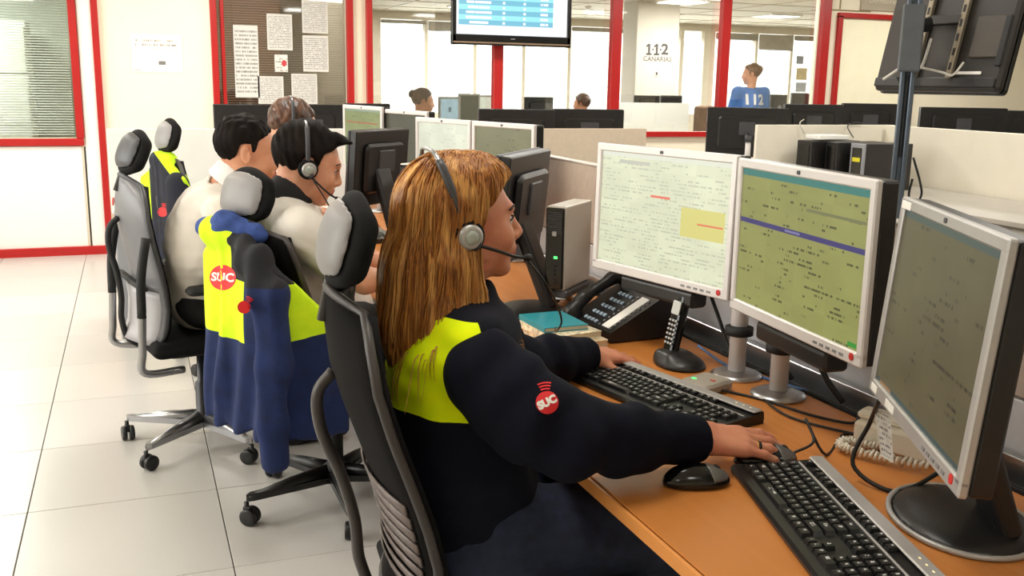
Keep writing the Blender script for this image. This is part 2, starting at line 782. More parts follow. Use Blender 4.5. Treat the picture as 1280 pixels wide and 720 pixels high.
def wall_with_holes(name, axis, pos, th, a0, a1, z1, holes, mat):
    """wall in the plane axis=pos, running a0..a1, with rectangular holes (a,b,za,zb)"""
    mb = MB()
    edges = sorted({a0, a1, *[h[0] for h in holes], *[h[1] for h in holes]})
    for p, q in zip(edges, edges[1:]):
        mid = (p + q) / 2
        hs = sorted([(h[2], h[3]) for h in holes if h[0] < mid < h[1]])
        z = 0
        for (za, zb) in hs + [(z1, z1)]:
            if za - z > 1e-4:
                if axis == 'y':
                    mb.box(((p + q) / 2, pos, (z + za) / 2), (q - p, th, za - z))
                else:
                    mb.box((pos, (p + q) / 2, (z + za) / 2), (th, q - p, za - z))
            z = zb
    return struct(mb.build(name, mat))


MULL = [1.951, 3.124, 4.301, 5.491, 6.674]
holes = [(-3.1, -.40, .93, 2.35), (.70, 1.76, .93, 2.45), (1.985, 6.64, .965, 2.5)]
wall_with_holes('wall_back', 'y', YW + .05, .1, -3.3, 19.3, CEIL, holes, wall_m)
wall_with_holes('wall_left', 'x', -3.25, .1, -3.0, 17.8, CEIL, [(1.6, 4.5, .85, 2.4), (4.6, 7.6, .85, 2.4)], wall_m)
wall_with_holes('wall_right', 'x', 10.65, .1, -3.0, 8.5, CEIL, [], wall_m)
wall_with_holes('wall_far_right', 'x', 19.3, .1, 8.7, 17.5, CEIL, [], wall_m)
wall_with_holes('wall_front', 'y', -2.95, .1, -3.3, 10.7, CEIL, [], wall_m)

# red trims on the glazed wall
NTR = [1]


def trim(boxes, mat=None):
    NTR[0] += 1
    mb = MB()
    for c, s in boxes:
        mb.rbox(c, s, .004, .003, 1)
    return struct(mb.build('trim_%d' % NTR[0], mat or red_m))


yr = YW - .018
trim([((-1.75, yr, .899), (2.8, .05, .056))])                       # window bottom rail, left
trim([((-.372, yr, 1.64), (.056, .05, 1.42))])                      # window stile
trim([((-.212, yr, 1.31), (.05, .05, 2.6))])                        # tall jamb
trim([((-1.75, yr, .03), (3.08, .06, .075))])                       # red skirting
trim([((.675, yr, 1.7), (.05, .06, 1.6))])
trim([((.745, yr + .03, 1.7), (.03, .04, 1.6))])
trim([((1.785, yr, 1.7), (.055, .06, 1.6))])
trim([((1.23, yr, .93), (1.14, .06, .06))])
for xm, w in zip(MULL, (.05, .09, .1, .1, .1)):
    trim([((xm, yr, 1.78), (w, .07, 1.66))])
trim([((4.31, yr, .948), (4.75, .07, .05))])
trim([((6.86, yr, 1.07), (.05, .05, 2.15))])
trim([((7.36, yr, 2.15), (1.05, .05, .05))])
trim([((7.86, yr, 1.07), (.05, .05, 2.15))])
# white panels of the left glazed door and the strip next to it
p = MB().rbox((-1.74, YW - .006, .465), (2.74, .02, .80), .004, .003, 1, 'y').build('wall_panel', white_m)
p.name = 'wall_panel_left'
struct(p)
struct(MB().rbox((-.285, YW - .006, 1.33), (.108, .02, 2.56), .004, .003, 1, 'y').build('wall_strip_left', white_m))
trim([((-.348, YW - .001, .46), (.012, .012, .80))], joint_m)
trim([((6.95, YW - .004, 2.2), (.6, .012, .012)), ((6.86, YW - .004, 2.42), (.012, .012, .42))], M('olive joint', srgb(150, 140, 95), .6))
dr = MB().rbox((7.36, YW - .012, 1.06), (.93, .03, 2.1), .004, .003, 1, 'y').build('door_1', M('cream door leaf', srgb(250, 244, 215), .45, var=.02))
struct(dr)
MB().tube([(6.95, YW - .03, 1.05), (6.95, YW - .075, 1.05), (7.07, YW - .075, 1.05)], .011, 8).build('door_handle', alu_m, dr)
# sign above the door
sg = MB().rbox((7.42, YW - .012, 2.34), (.62, .02, .26), .006, .003, 2, 'y').build('door_sign', M('warm grey sign plate', srgb(178, 168, 148), .5, var=.03))
tag(sg, 'warm grey sign plate lettered Dormitorios above the red framed door', 'sign')
lt = text_mesh('Dormitorios', .075)
lt.materials.append(M('pale lettering', srgb(232, 226, 205), .6))
lo_ = sub('lettering', lt, sg, (7.40, YW - .0235, 2.31), (PI / 2, 0, 0))
# windows of the glazed wall: panes
for i, (a, b) in enumerate(zip(MULL, MULL[1:])):
    pn = MB().box(((a + b) / 2, YW + .05, 1.73), (b - a - .03, .008, 1.54)).build('window_%d' % (i + 1), glass_m)
    struct(pn)
of = MB().box((1.23, YW + .05, 1.69), (1.06, .008, 1.52)).build('window_5', glass_mat('office pane', (.9, .9, .88), .09))
struct(of)
lw = MB().box((-1.75, YW + .05, 1.64), (2.72, .008, 1.42)).build('window_6', glass_mat('grey office pane', (.86, .9, .88), .1))
struct(lw)
# left wall windows
for i, (a, b) in enumerate(((1.6, 4.5), (4.6, 7.6))):
    fr = MB()
    for y in np.linspace(a, b, 4):
        fr.box((-3.25, float(y), 1.62), (.1, .06, 1.56))
    for z in (.85, 2.4):
        fr.box((-3.25, (a + b) / 2, z), (.12, b - a + .06, .06))
    wf = struct(fr.build('window_%d' % (i + 7), alu_m))
    for q in range(3):
        y0 = a + (b - a) * q / 3
        y1 = a + (b - a) * (q + 1) / 3
        MB().box((-3.25, (y0 + y1) / 2, 1.62), (.008, y1 - y0 - .06, 1.49)).build('pane', glass_m, wf)

# far window wall
FPX = [474, 533, 594, 655, 712, 784, 852, 892, 946, 990, 1033, 1075, 1120, 1170]
FX = [atY(px, 60, YF).x for px in FPX]
beige_m = M('beige window post', srgb(236, 226, 206), .6, var=.04)
hl = [(a + .03, b - .03, .86, 2.49) for a, b in zip(FX, FX[1:]) if True]
hl[6] = (FX[6] + .05, FX[7] - .22, .86, 2.49)
wall_with_holes('wall_far', 'y', YF + .08, .16, -3.3, 19.3, CEIL, hl, beige_m)
for i, h in enumerate(hl):
    wo = struct(MB().box(((h[0] + h[1]) / 2, YF + .1, (h[2] + h[3]) / 2), (h[1] - h[0], .008, h[3] - h[2])).build('window_%d' % (i + 9), glass_m))
blind_m = M('grey blind cassette', srgb(168, 160, 145), .6)
for i in (0, 1, 2, 4, 7, 8, 9):
    h = hl[i]
    dp = (.05, .16, .14, .07, .12, .3, .09)[(0, 1, 2, 4, 7, 8, 9).index(i)]
    b = MB()
    b.rbox(((h[0] + h[1]) / 2, YF - .04, 2.47 - dp / 2), (h[1] - h[0], .05, dp), .01, .004, 2, 'x')
    bo = b.build('roller_blind', blind_m)
    ws = ['leftmost far window, beside the beige post', 'far window behind the woman with a bun', 'far window hidden partly by the wall television',
          'far window behind the seated man', 'far window beside the broad beige post', 'far window above the woman in blue, hanging lowest',
          'far window right of the woman in blue']
    tag(bo, 'rolled up grey blind over the ' + ws[(0, 1, 2, 4, 7, 8, 9).index(i)], 'blind', 'rolled blinds on the far windows')
    MB().cyl((h[0], YF - .07, 2.47 - dp), (h[1], YF - .07, 2.47 - dp), .012, seg=8).build('bottom_rail', alu_m, bo)

# the rooms behind the left glazing and behind the office window
off_m = M('taupe office wall', srgb(160, 140, 116), .7, var=.06)
g2_m = M('grey green office wall', srgb(150, 155, 145), .7, var=.05)
struct(MB().box((-1.75, 11.05, 1.31), (2.9, .1, 2.6)).build('wall_office_back', g2_m))
struct(MB().box((.2, 9.85, 1.31), (.1, 2.4, 2.6)).build('wall_office_side', off_m))
struct(MB().box((1.1, 11.05, 1.31), (1.8, .1, 2.6)).build('wall_office_end', off_m))
struct(MB().box((1.88, 9.85, 1.31), (.08, 2.4, 2.6)).build('wall_office_divider', wall_m))
# venetian blind behind the office window: fine slats
for (xa, xb, za, zb, nm, lab, mt) in ((.72, 1.75, .95, 2.44, 'venetian_blind', 'open venetian blind with fine pale slats behind the office window with papers', M('pale slat', srgb(196, 190, 178), .5)),
                                      (-3.05, -.42, .95, 2.33, 'venetian_blind', 'closed grey venetian blind behind the glazing at the far left', M('grey slat', srgb(196, 202, 196), .5))):
    bl = MB()
    z = za
    half = (xa + xb) / 2
    tilt = .12 if xa > 0 else .45
    while z < zb:
        bl.box((0, 0, 0), (xb - xa, .022, .0012), T(((xa + xb) / 2, YW + .13, z), rx=tilt))
        z += .02
    b = bl.build(nm, mt)
    tag(b, lab, 'blind')
    hr = MB().rbox(((xa + xb) / 2, YW + .13, zb + .015), (xb - xa, .035, .03), .005, .003, 2, 'x').build('head_rail', alu_m, b)
    b['kind'] = 'stuff'
# things in the dark office
cb = empty('office_cabinet', (1.0, 10.75, 0))
tag(cb, 'brown wooden cabinet behind the blind of the office window', 'cabinet')
wd = M('brown cabinet wood', srgb(128, 84, 54), .5, var=.2, vscale=3, stretch=(1, 1, 8))
MB().rbox((0, 0, 1.1), (1.0, .4, 2.2), .01, .004, 1).build('carcass', wd, cb)
for s in (-1, 1):
    d_ = MB().rbox((s * .25, -.21, 1.1), (.47, .02, 2.1), .005, .003, 1, 'y').build('cabinet_door', wd, cb)
    MB().rbox((s * .06, -.23, 1.1), (.015, .02, .16), .004, .003, 1).build('handle', alu_m, d_)
sh = empty('filing_cabinet', (-1.25, 10.6, 0))
tag(sh, 'tall pale cabinet dimly seen behind the grey glazing', 'cabinet')
MB().rbox((0, 0, .95), (.8, .45, 1.9), .01, .004, 1).build('carcass', M('pale grey steel', srgb(190, 190, 180), .5), sh)
for i in range(4):
    d_ = MB().rbox((0, -.235, .26 + i * .46), (.76, .02, .43), .005, .003, 1, 'y').build('drawer', M('pale grey steel', srgb(190, 190, 180), .5), sh)
    MB().rbox((0, -.255, .36 + i * .46), (.14, .02, .02), .004, .003, 1).build('handle', alu_m, d_)


def print_mat(name, bg, ink, rows, dens=.5, scale=60, margin=.08, extra=None):
    """a sheet with lines of small unreadable print; uses the uv map"""
    mt = bpy.data.materials.new(name)
    k = NT(mt)
    u, v, _ = k.xyz(k.coords('UV'))
    row = k.m('FLOOR', k.mul(v, float(rows)))
    fr_ = k.m('FRACT', k.mul(v, float(rows)))
    ltr = k.noise(k.vec(k.mul(u, float(scale)), k.mul(row, 7.3), 0), 1.0, 1)
    wrd = k.noise(k.vec(k.mul(u, float(scale) * .12), k.mul(row, 3.7), 5), 1.0, 1)
    msk = k.mul(k.mul(k.gt(ltr, .47), k.gt(wrd, 1 - dens)), k.within(fr_, .25, .72))
    msk = k.mul(msk, k.rect(u, v, margin, 1 - margin, margin, 1 - margin))
    col = k.mix(msk, bg, ink)
    if extra:
        col = extra(k, u, v, col)
    k.setb('Base Color', col)
    k.setb('Roughness', .7)
    return mt


def sheet(name, cx, cz, w, h, y, mat, label, cat='paper', group=None, rz=0):
    mb = MB()
    mb._add([(-w / 2, 0, -h / 2), (w / 2, 0, -h / 2), (w / 2, 0, h / 2), (-w / 2, 0, h / 2)], [(0, 1, 2, 3)])
    mb._add([(-w / 2, .0015, -h / 2), (w / 2, .0015, -h / 2), (w / 2, .0015, h / 2), (-w / 2, .0015, h / 2)], [(3, 2, 1, 0)])
    o = mb.build(name, mat, uvquad=True)
    o.location = (cx, y, cz)
    o.rotation_euler = (0, rz, 0)
    tag(o, label, cat, group)
    return o


a = atY(163, 42, YW)
b = atY(229, 91, YW)
sheet('wall_notice', (a.x + b.x) / 2, (a.z + b.z) / 2, b.x - a.x, a.z - b.z, YW - .004,
      print_mat('faint notice', srgb(250, 247, 238), srgb(165, 156, 145), 9, .55, 70,
                extra=lambda k, u, v, c: k.mix(k.rect(u, v, .0, 1, .0, .62), c, k.mix(k.rect(u, v, .52, .66, .2, .3), k.mix(k.rect(u, v, .02, .17, .03, .07), srgb(250, 247, 238), srgb(200, 196, 190)), srgb(120, 118, 116)))),
      'large white notice with faint print on the cream wall panel', 'notice')
# sheets taped to the office window (pixel boxes in the photograph -> size on the pane)
pm = [print_mat('printed list %d' % i, srgb(214, 213, 208), srgb(128, 126, 122), n, .62, 90, .05) for i, n in enumerate((18, 22, 26))]
for i, (x0, y0, x1, y1, lab) in enumerate(((291, 31, 325, 122, 'long printed list taped low at the left of the office window'),
                                           (333, 17, 366, 63, 'printed list at the top middle of the office window'),
                                           (377, 0, 410, 42, 'printed list at the top right corner of the office window'),
                                           (378, 44, 411, 90, 'printed list under another one at the right of the office window'),
                                           (322, 95, 355, 130, 'printed list low in the middle of the office window'),
                                           (364, 92, 397, 130, 'printed list low right of the middle of the office window'))):
    a = atY(x0, y0, YW + .03)
    b = atY(x1, y1, YW + .03)
    sheet('window_notice', (a.x + b.x) / 2, (a.z + b.z) / 2, b.x - a.x, a.z - b.z, YW + .03, pm[i % 3], lab, 'paper', 'papers taped to the office window')
a = atY(343, 68, YW + .03)
b = atY(360, 90, YW + .03)
sheet('no_smoking_notice', (a.x + b.x) / 2, (a.z + b.z) / 2, b.x - a.x, a.z - b.z, YW + .03,
      print_mat('small red notice', srgb(228, 222, 215), srgb(120, 115, 110), 6, .5, 20, .05,
                extra=lambda k, u, v, c: k.mix(k.lt(k.m('ADD', k.mul(k.m('SUBTRACT', u, .72), k.m('SUBTRACT', u, .72)), k.mul(k.m('SUBTRACT', v, .5), k.m('SUBTRACT', v, .5))), .035), c, srgb(196, 60, 70))),
      'small white notice with a red round symbol on the office window', 'notice')

# luminaires of the ceiling
lamp_face = M('lamp diffuser', (.95, .95, .92), .6, emit=(1, .97, .9), estr=2.5)


def ceiling_lamp(x, y, label, power, col=(1.0, .965, .90)):
    r_ = empty('ceiling_lamp', (x, y, CEIL))
    tag(r_, label, 'lamp', 'square ceiling lamps')
    MB().box((0, 0, -.012), (.62, .62, .024)).build('frame', white_m, r_)
    MB().box((0, 0, -.026), (.56, .56, .006)).build('diffuser', lamp_face, r_)
    if power:
        l = area_light('lamp_light', (0, 0, -.035), (0, 0, -1), .55, .55, power, col)
        l.parent = r_


for i, x in enumerate((-1.6, .6, 2.9, 5.2, 7.5)):
    for j, y in enumerate((-.6, 1.9, 4.4, 7.2)):
        pw = (7, 13, 22, 31)[j]
        ceiling_lamp(x, y, 'square ceiling lamp, %s row from the glazed wall, %s from the left windows' % (
            ('fourth', 'third', 'second', 'first')[j], ('first', 'second', 'third', 'fourth', 'fifth')[i]), pw)
for (x, y, pw, nm) in ((3.6, 13.0, 110, 'left of the wall television'), (5.2, 15.5, 110, 'deep behind the wall television'), (7.6, 12.0, 110, 'near the woman in blue'),
                       (10.4, 14.6, 130, 'right of the banner column'), (13.6, 12.4, 130, 'far right behind the last mullion'), (5.6, 9.4, 60, 'added to brighten the white desk')):  # the last lamp is an unseen addition that lightens the white desk front
    ceiling_lamp(x, y, 'square ceiling lamp of the far room ' + nm, pw)
for x, nm in ((1.1, 'the office behind the window with papers'), (-1.5, 'the office behind the grey glazing')):  # both office lamps are added out of view to brighten the dark offices
    ceiling_lamp(x, 9.6, 'unseen ceiling lamp added to brighten ' + nm, 13 if x > 0 else 130)
# ------------------------------------------------------------------ desks and screens between them
DZ = .73
wood_mt = bpy.data.materials.new('beech desk laminate')
k = NT(wood_mt)
co = k.coords('Object')
g1 = k.noise(k.scale(co, (60, 2.2, 60)), 1.0, 4, .6)
g2 = k.noise(co, 2.5, 2)
c1 = k.mix(k.ramp(g1, .3, .72), srgb(206, 134, 66), srgb(188, 114, 52))
k.setb('Base Color', k.mix(k.ramp(g2, .3, .7), c1, srgb(196, 124, 58)))
k.setb('Roughness', .38)
edge_mt = M('light beech edge band', srgb(226, 150, 78), .45, var=.06, stretch=(1, 1, 1))
steel_m = M('grey powder coated steel', srgb(150, 152, 158), .45, .2, var=.04)
part_m = M('beige partition fabric', srgb(206, 190, 170), .85, var=.04, vscale=40, bump=.1, bscale=900)
taupe_m = M('taupe partition fabric', srgb(176, 160, 146), .85, var=.05, vscale=40, bump=.1, bscale=900)
wpart_m = M('white partition laminate', srgb(236, 236, 232), .5, var=.02)


def make_desk(y0, y1, label, x0=.72, x1=1.40):
    d = empty('desk', ((x0 + x1) / 2, (y0 + y1) / 2, 0))
    tag(d, label, 'desk', 'beech desks of the bench')
    L = y1 - y0 - .003
    W = x1 - x0
    MB().rbox((.004, 0, DZ - .013), (W - .008, L, .026), .002, .002, 1).build('worktop', wood_mt, d)
    MB().rbox((-W / 2 + .002, 0, DZ - .0135), (.006, L, .025), .001, .001, 1).build('edge_band', edge_mt, d)
    for s in (-1, 1):
        lg = MB()
        lg.rbox((-W / 2 + .12, s * (L / 2 - .05), .35), (.06, .05, .69), .008, .004, 2)
        lg.build('leg', steel_m, d)
        lg = MB()
        lg.rbox((W / 2 - .05, s * (L / 2 - .05), .35), (.06, .05, .69), .008, .004, 2)
        lg.build('leg', steel_m, d)
    MB().rbox((W / 2 - .05, 0, .66), (.04, L - .16, .05), .004, .003, 1).build('rail', steel_m, d)
    return d


make_desk(.30, 2.46, 'nearest beech desk of the bench, where the blonde woman works')
make_desk(2.46, 3.96, 'beech desk in front of the man with the headset')
make_desk(3.96, 5.50, 'far end beech desk of the bench, under the paper sheets')
# cable channel and partition along the back of the bench
ch = empty('cable_channel', (1.43, 2.9, DZ))
tag(ch, 'black cable channel with an aluminium rim along the back of the desks', 'cable channel')
MB().box((0, 0, -.02), (.05, 5.2, .012)).build('channel_floor', rubber_m, ch)
MB().rbox((-.024, 0, -.004), (.006, 5.2, .02), .001, .001, 1).build('channel_side', rubber_m, ch)
MB().rbox((.034, 0, .012), (.022, 5.2, .05), .003, .002, 1).build('channel_rim', alu_m, ch)
pt = empty('bench_partition', (1.5, 2.9, 0))
tag(pt, 'long taupe partition screen running behind the monitors of the bench', 'partition')
for i in range(3):
    ya, yb = (-2.6, -.87, .87)[i], (-.87, .87, 2.6)[i]
    MB().rbox((0, (ya + yb) / 2, 1.0), (.03, yb - ya - .006, .27), .006, .003, 2).build('screen_panel', taupe_m, pt)
    MB().rbox((0, (ya + yb) / 2, .655), (.026, yb - ya - .006, .41), .003, .003, 1).build('lower_panel', M('pale grey lower panel', srgb(198, 196, 198), .5), pt)
MB().rbox((0, 0, 1.138), (.034, 5.2, .008), .002, .002, 1).build('top_rail', M('pale aluminium rail', srgb(210, 205, 198), .4, .5), pt)
for y in (-2.58, -.87, .87, 2.58):
    MB().rbox((0, y, .225), (.05, .05, .45), .006, .003, 1).build('leg', steel_m, pt)

# bench running across the room beyond, seen as its partition
cr = empty('cross_bench_partition', (1.485, 5.66, 0))
tag(cr, 'white and beige partition across the room behind the seated men', 'partition')
for (a, b, mt) in ((-.119, 1.47, wpart_m), (1.53, 3.093, part_m)):
    MB().rbox(((a + b) / 2 - 1.485, 0, .915), (b - a, .03, .45), .006, .003, 2, 'y').build('screen_panel', mt, cr)
for x in (-.06, 3.03):
    MB().rbox((x - 1.485, 0, .345), (.1, .06, .69), .008, .004, 2).build('leg', steel_m, cr)
    MB().cyl((x - 1.485, 0, 0), (x - 1.485, 0, .02), .03, seg=12).build('foot', rubber_m, cr)
cd = empty('cross_desk', (1.485, 6.05, 0))
tag(cd, 'pale desk behind the white cross partition carrying dark monitors', 'desk')
MB().rbox((0, 0, DZ - .013), (3.2, .7, .026), .004, .002, 1).build('worktop', wood_mt, cd)
for x in (-1.5, 0, 1.5):
    MB().rbox((x, .1, .35), (.06, .4, .69), .008, .004, 1).build('leg', steel_m, cd)

# bench at the right, behind the television post
rb = empty('right_bench_partition', (5.0, 5.2, 0))
tag(rb, 'cream corner partition of the bench at the right, beside the television post', 'partition')
cream_m = M('cream partition laminate', srgb(236, 230, 214), .55, var=.02)
MB().rbox((4.785 - 5.0, .8, .935), (1.23, .03, .43), .006, .003, 2, 'y').build('screen_panel', cream_m, rb)
MB().rbox((.3, -1.05, .935), (.03, 3.6, .43), .006, .003, 2, 'x').build('screen_panel', cream_m, rb)
for (x, y) in ((-.75, .8), (.3, .75), (.3, -2.75)):
    MB().rbox((x, y, .36), (.05, .05, .72), .006, .003, 1).build('leg', steel_m, rb)
rd = empty('right_bench_desk', (4.82, 4.0, 0))
tag(rd, 'grey desk carrying small computers in front of the cream corner partition', 'desk')
gtop = M('grey desk laminate', srgb(168, 162, 152), .5, var=.03)
MB().rbox((0, 0, DZ - .013), (.9, 3.9, .026), .004, .002, 1).build('worktop', gtop, rd)
MB().rbox((-.36, 0, .4), (.02, 3.6, .55), .003, .002, 1).build('modesty_panel', M('pale grey modesty panel', srgb(205, 200, 192), .5), rd)
for y in (-1.8, 0, 1.8):
    MB().rbox((.1, y, .35), (.5, .05, .69), .008, .004, 1).build('leg', steel_m, rd)
rd2 = empty('back_bench_desk', (6.0, 6.5, 0))
tag(rd2, 'pale desk behind the cream corner partition carrying dark monitors', 'desk')
MB().rbox((0, 0, DZ - .013), (4.4, .8, .026), .004, .002, 1).build('worktop', gtop, rd2)
for x in (-2, 0, 2):
    MB().rbox((x, .1, .35), (.06, .5, .69), .008, .004, 1).build('leg', steel_m, rd2)


# ------------------------------------------------------------------ monitors
def screen_mat(name, bg, ink, rows, dens=.45, rects=(), strength=1.0, tint=None, scale=70, blot=.12):
    mt = bpy.data.materials.new(name)
    k = NT(mt)
    u, v, _ = k.xyz(k.coords('UV'))
    row = k.m('FLOOR', k.mul(v, float(rows)))
    fr_ = k.m('FRACT', k.mul(v, float(rows)))
    ltr = k.noise(k.vec(k.mul(u, float(scale)), k.mul(row, 7.3), 0), 1.0, 1)
    wrd = k.noise(k.vec(k.mul(u, float(scale) * .09), k.mul(row, 3.7), 5), 1.0, 1)
    msk = k.mul(k.mul(k.gt(ltr, .48), k.gt(wrd, 1 - dens)), k.within(fr_, .3, .75))
    bigz = k.noise(k.vec(k.mul(u, 3.0), k.mul(v, 4.0), 0), 1.0, 2)
    bg2 = k.mix(k.ramp(bigz, .35, .65), bg, tuple(c * (1 - blot) for c in bg))
    # faint panel boxes of the program window
    cell = k.m('FLOOR', k.mul(v, 7.0))
    wn_ = k.noise(k.vec(k.m('FLOOR', k.mul(u, 4.0)), k.mul(cell, 5.1), 9), 1.7, 0)
    bg2 = k.mix(k.mul(k.gt(wn_, .52), .35), bg2, tuple(c * .82 for c in bg))
    col = k.mix(msk, bg2, ink)
    for (u0, u1, v0, v1, c) in rects:
        col = k.mix(k.rect(u, v, u0, u1, v0, v1), col, c)
    k.setb('Base Color', (.01, .01, .01))
    k.setb('Roughness', .35)
    k.setb('Emission Color', col)
    k.setb('Emission Strength', strength)
    return mt


sc_A = screen_mat('pale list screen', srgb(226, 229, 196), srgb(192, 195, 168), 34, .5,
                  [(.0, 1, .955, 1, srgb(222, 224, 205)), (.66, .97, .36, .60, srgb(214, 206, 118)), (.78, .96, .47, .485, srgb(225, 120, 80)),
                   (.42, .57, .64, .66, srgb(228, 110, 85)), (.15, .4, .9, .93, srgb(190, 190, 172))], 1.0)
sc_B = screen_mat('olive record screen', srgb(156, 158, 92), srgb(86, 90, 54), 30, .42,
                  [(0, 1, .945, 1, srgb(60, 128, 120)), (0, 1, .60, .635, srgb(62, 58, 118)), (.40, .52, .61, .625, srgb(130, 128, 170)),
                   (.56, .98, .78, .80, srgb(120, 124, 84)), (.92, .98, .02, .05, srgb(60, 150, 60))], .9)
sc_C = screen_mat('dim olive screen', srgb(98, 91, 64), srgb(58, 54, 40), 24, .4,
                  [(0, 1, .955, 1, srgb(64, 84, 82)), (0, 1, 0, .03, srgb(52, 76, 76)), (0.05, .2, .005, .025, srgb(150, 110, 70))], .8)
sc_W = screen_mat('bright blank screen', srgb(233, 236, 212), srgb(208, 212, 190), 20, .4, [], 1.0)
sc_O = screen_mat('olive side screen', srgb(128, 126, 84), srgb(92, 92, 60), 22, .4, [], .8)
sc_G = screen_mat('green list screen', srgb(150, 160, 105), srgb(110, 118, 78), 26, .4,
                  [(0.05, .9, .76, .775, srgb(200, 70, 50)), (0, .6, 0.02, .08, srgb(90, 190, 50)), (0, 1, .96, 1, srgb(150, 170, 150))], .9)
sc_D = screen_mat('dark off screen', srgb(92, 92, 70), srgb(72, 72, 56), 22, .3, [], .6)
sc_off = M('switched off panel', srgb(12, 12, 13), .2)
sc_blue = screen_mat('light blue screen', srgb(176, 205, 212), srgb(120, 150, 165), 14, .3, [(.45, .6, .45, .65, srgb(90, 110, 120))], .95)
bezel_m = M('pale silver bezel', srgb(218, 214, 212), .4, .12, var=.02)
sticker_m = M('white sticker', srgb(235, 232, 225), .6)
redst_m = M('red sticker', srgb(190, 40, 35), .6)


def monitor(label, c, az, tilt, w, h, scr, base=None, stand='arm', bezel=None, name='monitor', group=None, thick=.055, bar=False, foot_z=DZ, detail=True, ghost=False):
    """c: centre of the front face; az: direction it faces (deg); base: (x,y) on the desk"""
    bz = bezel or bezel_m
    base = base or (c[0] - .1 * math.cos(math.radians(az)), c[1] - .1 * math.sin(math.radians(az)))
    r_ = empty(name, (base[0], base[1], foot_z))
    tag(r_, label, 'monitor', group)
    P = T(Vector(c) - Vector((base[0], base[1], foot_z))) @ Matrix.Rotation(math.radians(az + 90), 4, 'Z') @ Matrix.Rotation(-tilt, 4, 'X')
    bs, bt, bb = .019, .02, .026
    fb = MB()
    fb.rbox((0, .006, h / 2 - bt / 2), (w, .014, bt), .004, .003, 2, 'y', P)
    fb.rbox((0, .006, -h / 2 + bb / 2), (w, .014, bb), .004, .003, 2, 'y', P)
    for s in (-1, 1):
        fb.rbox((s * (w / 2 - bs / 2), .006, 0), (bs, .014, h - .03), .002, .003, 1, 'y', P)
    bo = fb.build('bezel', bz, r_)
    sq = MB()
    a, b = w / 2 - bs + .002, h / 2
    sq._add([(-a, .005, -b + bb - .002), (a, .005, -b + bb - .002), (a, .005, b - bt + .002), (-a, .005, b - bt + .002)], [(0, 1, 2, 3)], M_=P)
    sq.build('screen', scr, r_, uvquad=True)
    bk = MB()
    bk.rbox((0, .013 + thick * .32, 0), (w * .995, thick * .64, h * .99), .006, .004, 2, 'y', P)
    bk.rbox((0, .013 + thick * .8, 0), (w * .72, thick * .5, h * .66), .03, .012, 4, 'y', P, taper=1)
    sh = bk.build('back_shell', black_m, r_)
    if detail:
        MB().rbox((0, .0125 + thick * 1.06, .03), (.12, .012, .1), .008, .004, 2, 'y', P).build('mount_plate', dgrey_m, sh)
        bt_ = MB()
        for i in range(5):
            bt_.box((w / 2 - .15 + i * .022, -.0015, -h / 2 + bb * .45), (.012, .002, .005), P)
        bt_.build('button_strip', grey_m, bo)
        MB().rbox((w / 2 - .03, -.0015, -h / 2 + bb * .6), (.014, .002, .014), .006, .0005, 4, 'y', P).build('sticker', redst_m, bo)
        MB().rbox((0, -.0015, h / 2 - bt * .5), (.012, .002, .008), .003, .0005, 3, 'y', P).build('maker_mark', dgrey_m, bo)
    if bar:
        MB().rbox((0, .03, -h / 2 - .022), (.27, .055, .042), .01, .006, 3, 'x', P).build('speaker_bar', black_m, r_)
    back = (P @ Vector((0, thick + .012, .0)))
    if stand == 'arm':
        zt = max(back.z - .02, .1)
        MB().lathe([(.062, 0), (.062, .006), (.05, .012), (.022, .016)], 24).build('foot', alu_m, r_)
        MB().cyl((0, 0, .014), (0, 0, zt), .0205, seg=20).build('pole', bezel_m, r_)
        ar = MB()
        ar.tube([(0, 0, zt - .02), (back.x * .5, back.y * .5, zt - .02), (back.x, back.y, back.z)], .016, 8)
        ar.cyl((0, 0, zt - .045), (0, 0, zt + .005), .03, seg=14)
        ar.build('arm', dgrey_m, r_)
        MB().lathe([(.021, 0), (.034, .004), (.034, .022), (.021, .026)], 16, c=(0, 0, .10)).build('cable_clip', rubber_m, r_)
    elif stand == 'oval':
        s = SDF((-.17, -.14, -.01), (.17, .14, .07), .005)
        s.ell((0, 0, .0), (.135, .105, .03), .005)
        s.cut(lambda x, y, z: -z, .002)
        Rz = Matrix.Rotation(math.radians(az + 90), 4, 'Z')
        Pm, Q = s.mesh()
        Pm = np.array([(Rz @ Vector(p))[:] for p in Pm])
        np_mesh('foot', Pm, Q, black_m, r_, relax=1)
        ring = [Rz @ Vector((.138 * math.cos(t), .108 * math.sin(t), .005)) for t in np.linspace(0, 2 * PI, 40, endpoint=False)]
        MB().tube(ring, .005, 6, closed=True).build('foot_rim', silver_m, r_)
        cp = Rz @ Vector((0, .03, .015))
        col_ = MB()
        u = (back - cp)
        Mc = Matrix.Translation((cp + back) / 2) @ Rz.to_3x3().to_4x4() @ Matrix.Rotation(math.atan2(math.hypot(u.x, u.y) * (1 if (Rz.inverted() @ u).y < 0 else -1), u.z), 4, 'X')
        col_.rbox((0, 0, 0), (.105, .036, u.length), .012, .005, 3, 'z', Mc)
        co_ = col_.build('column', black_m, r_)
        MB().rbox((0, -.017, -.02), (.03, .012, .07), .004, .003, 2, 'y', Mc).build('cable_clip', dgrey_m, co_)
    return r_, P


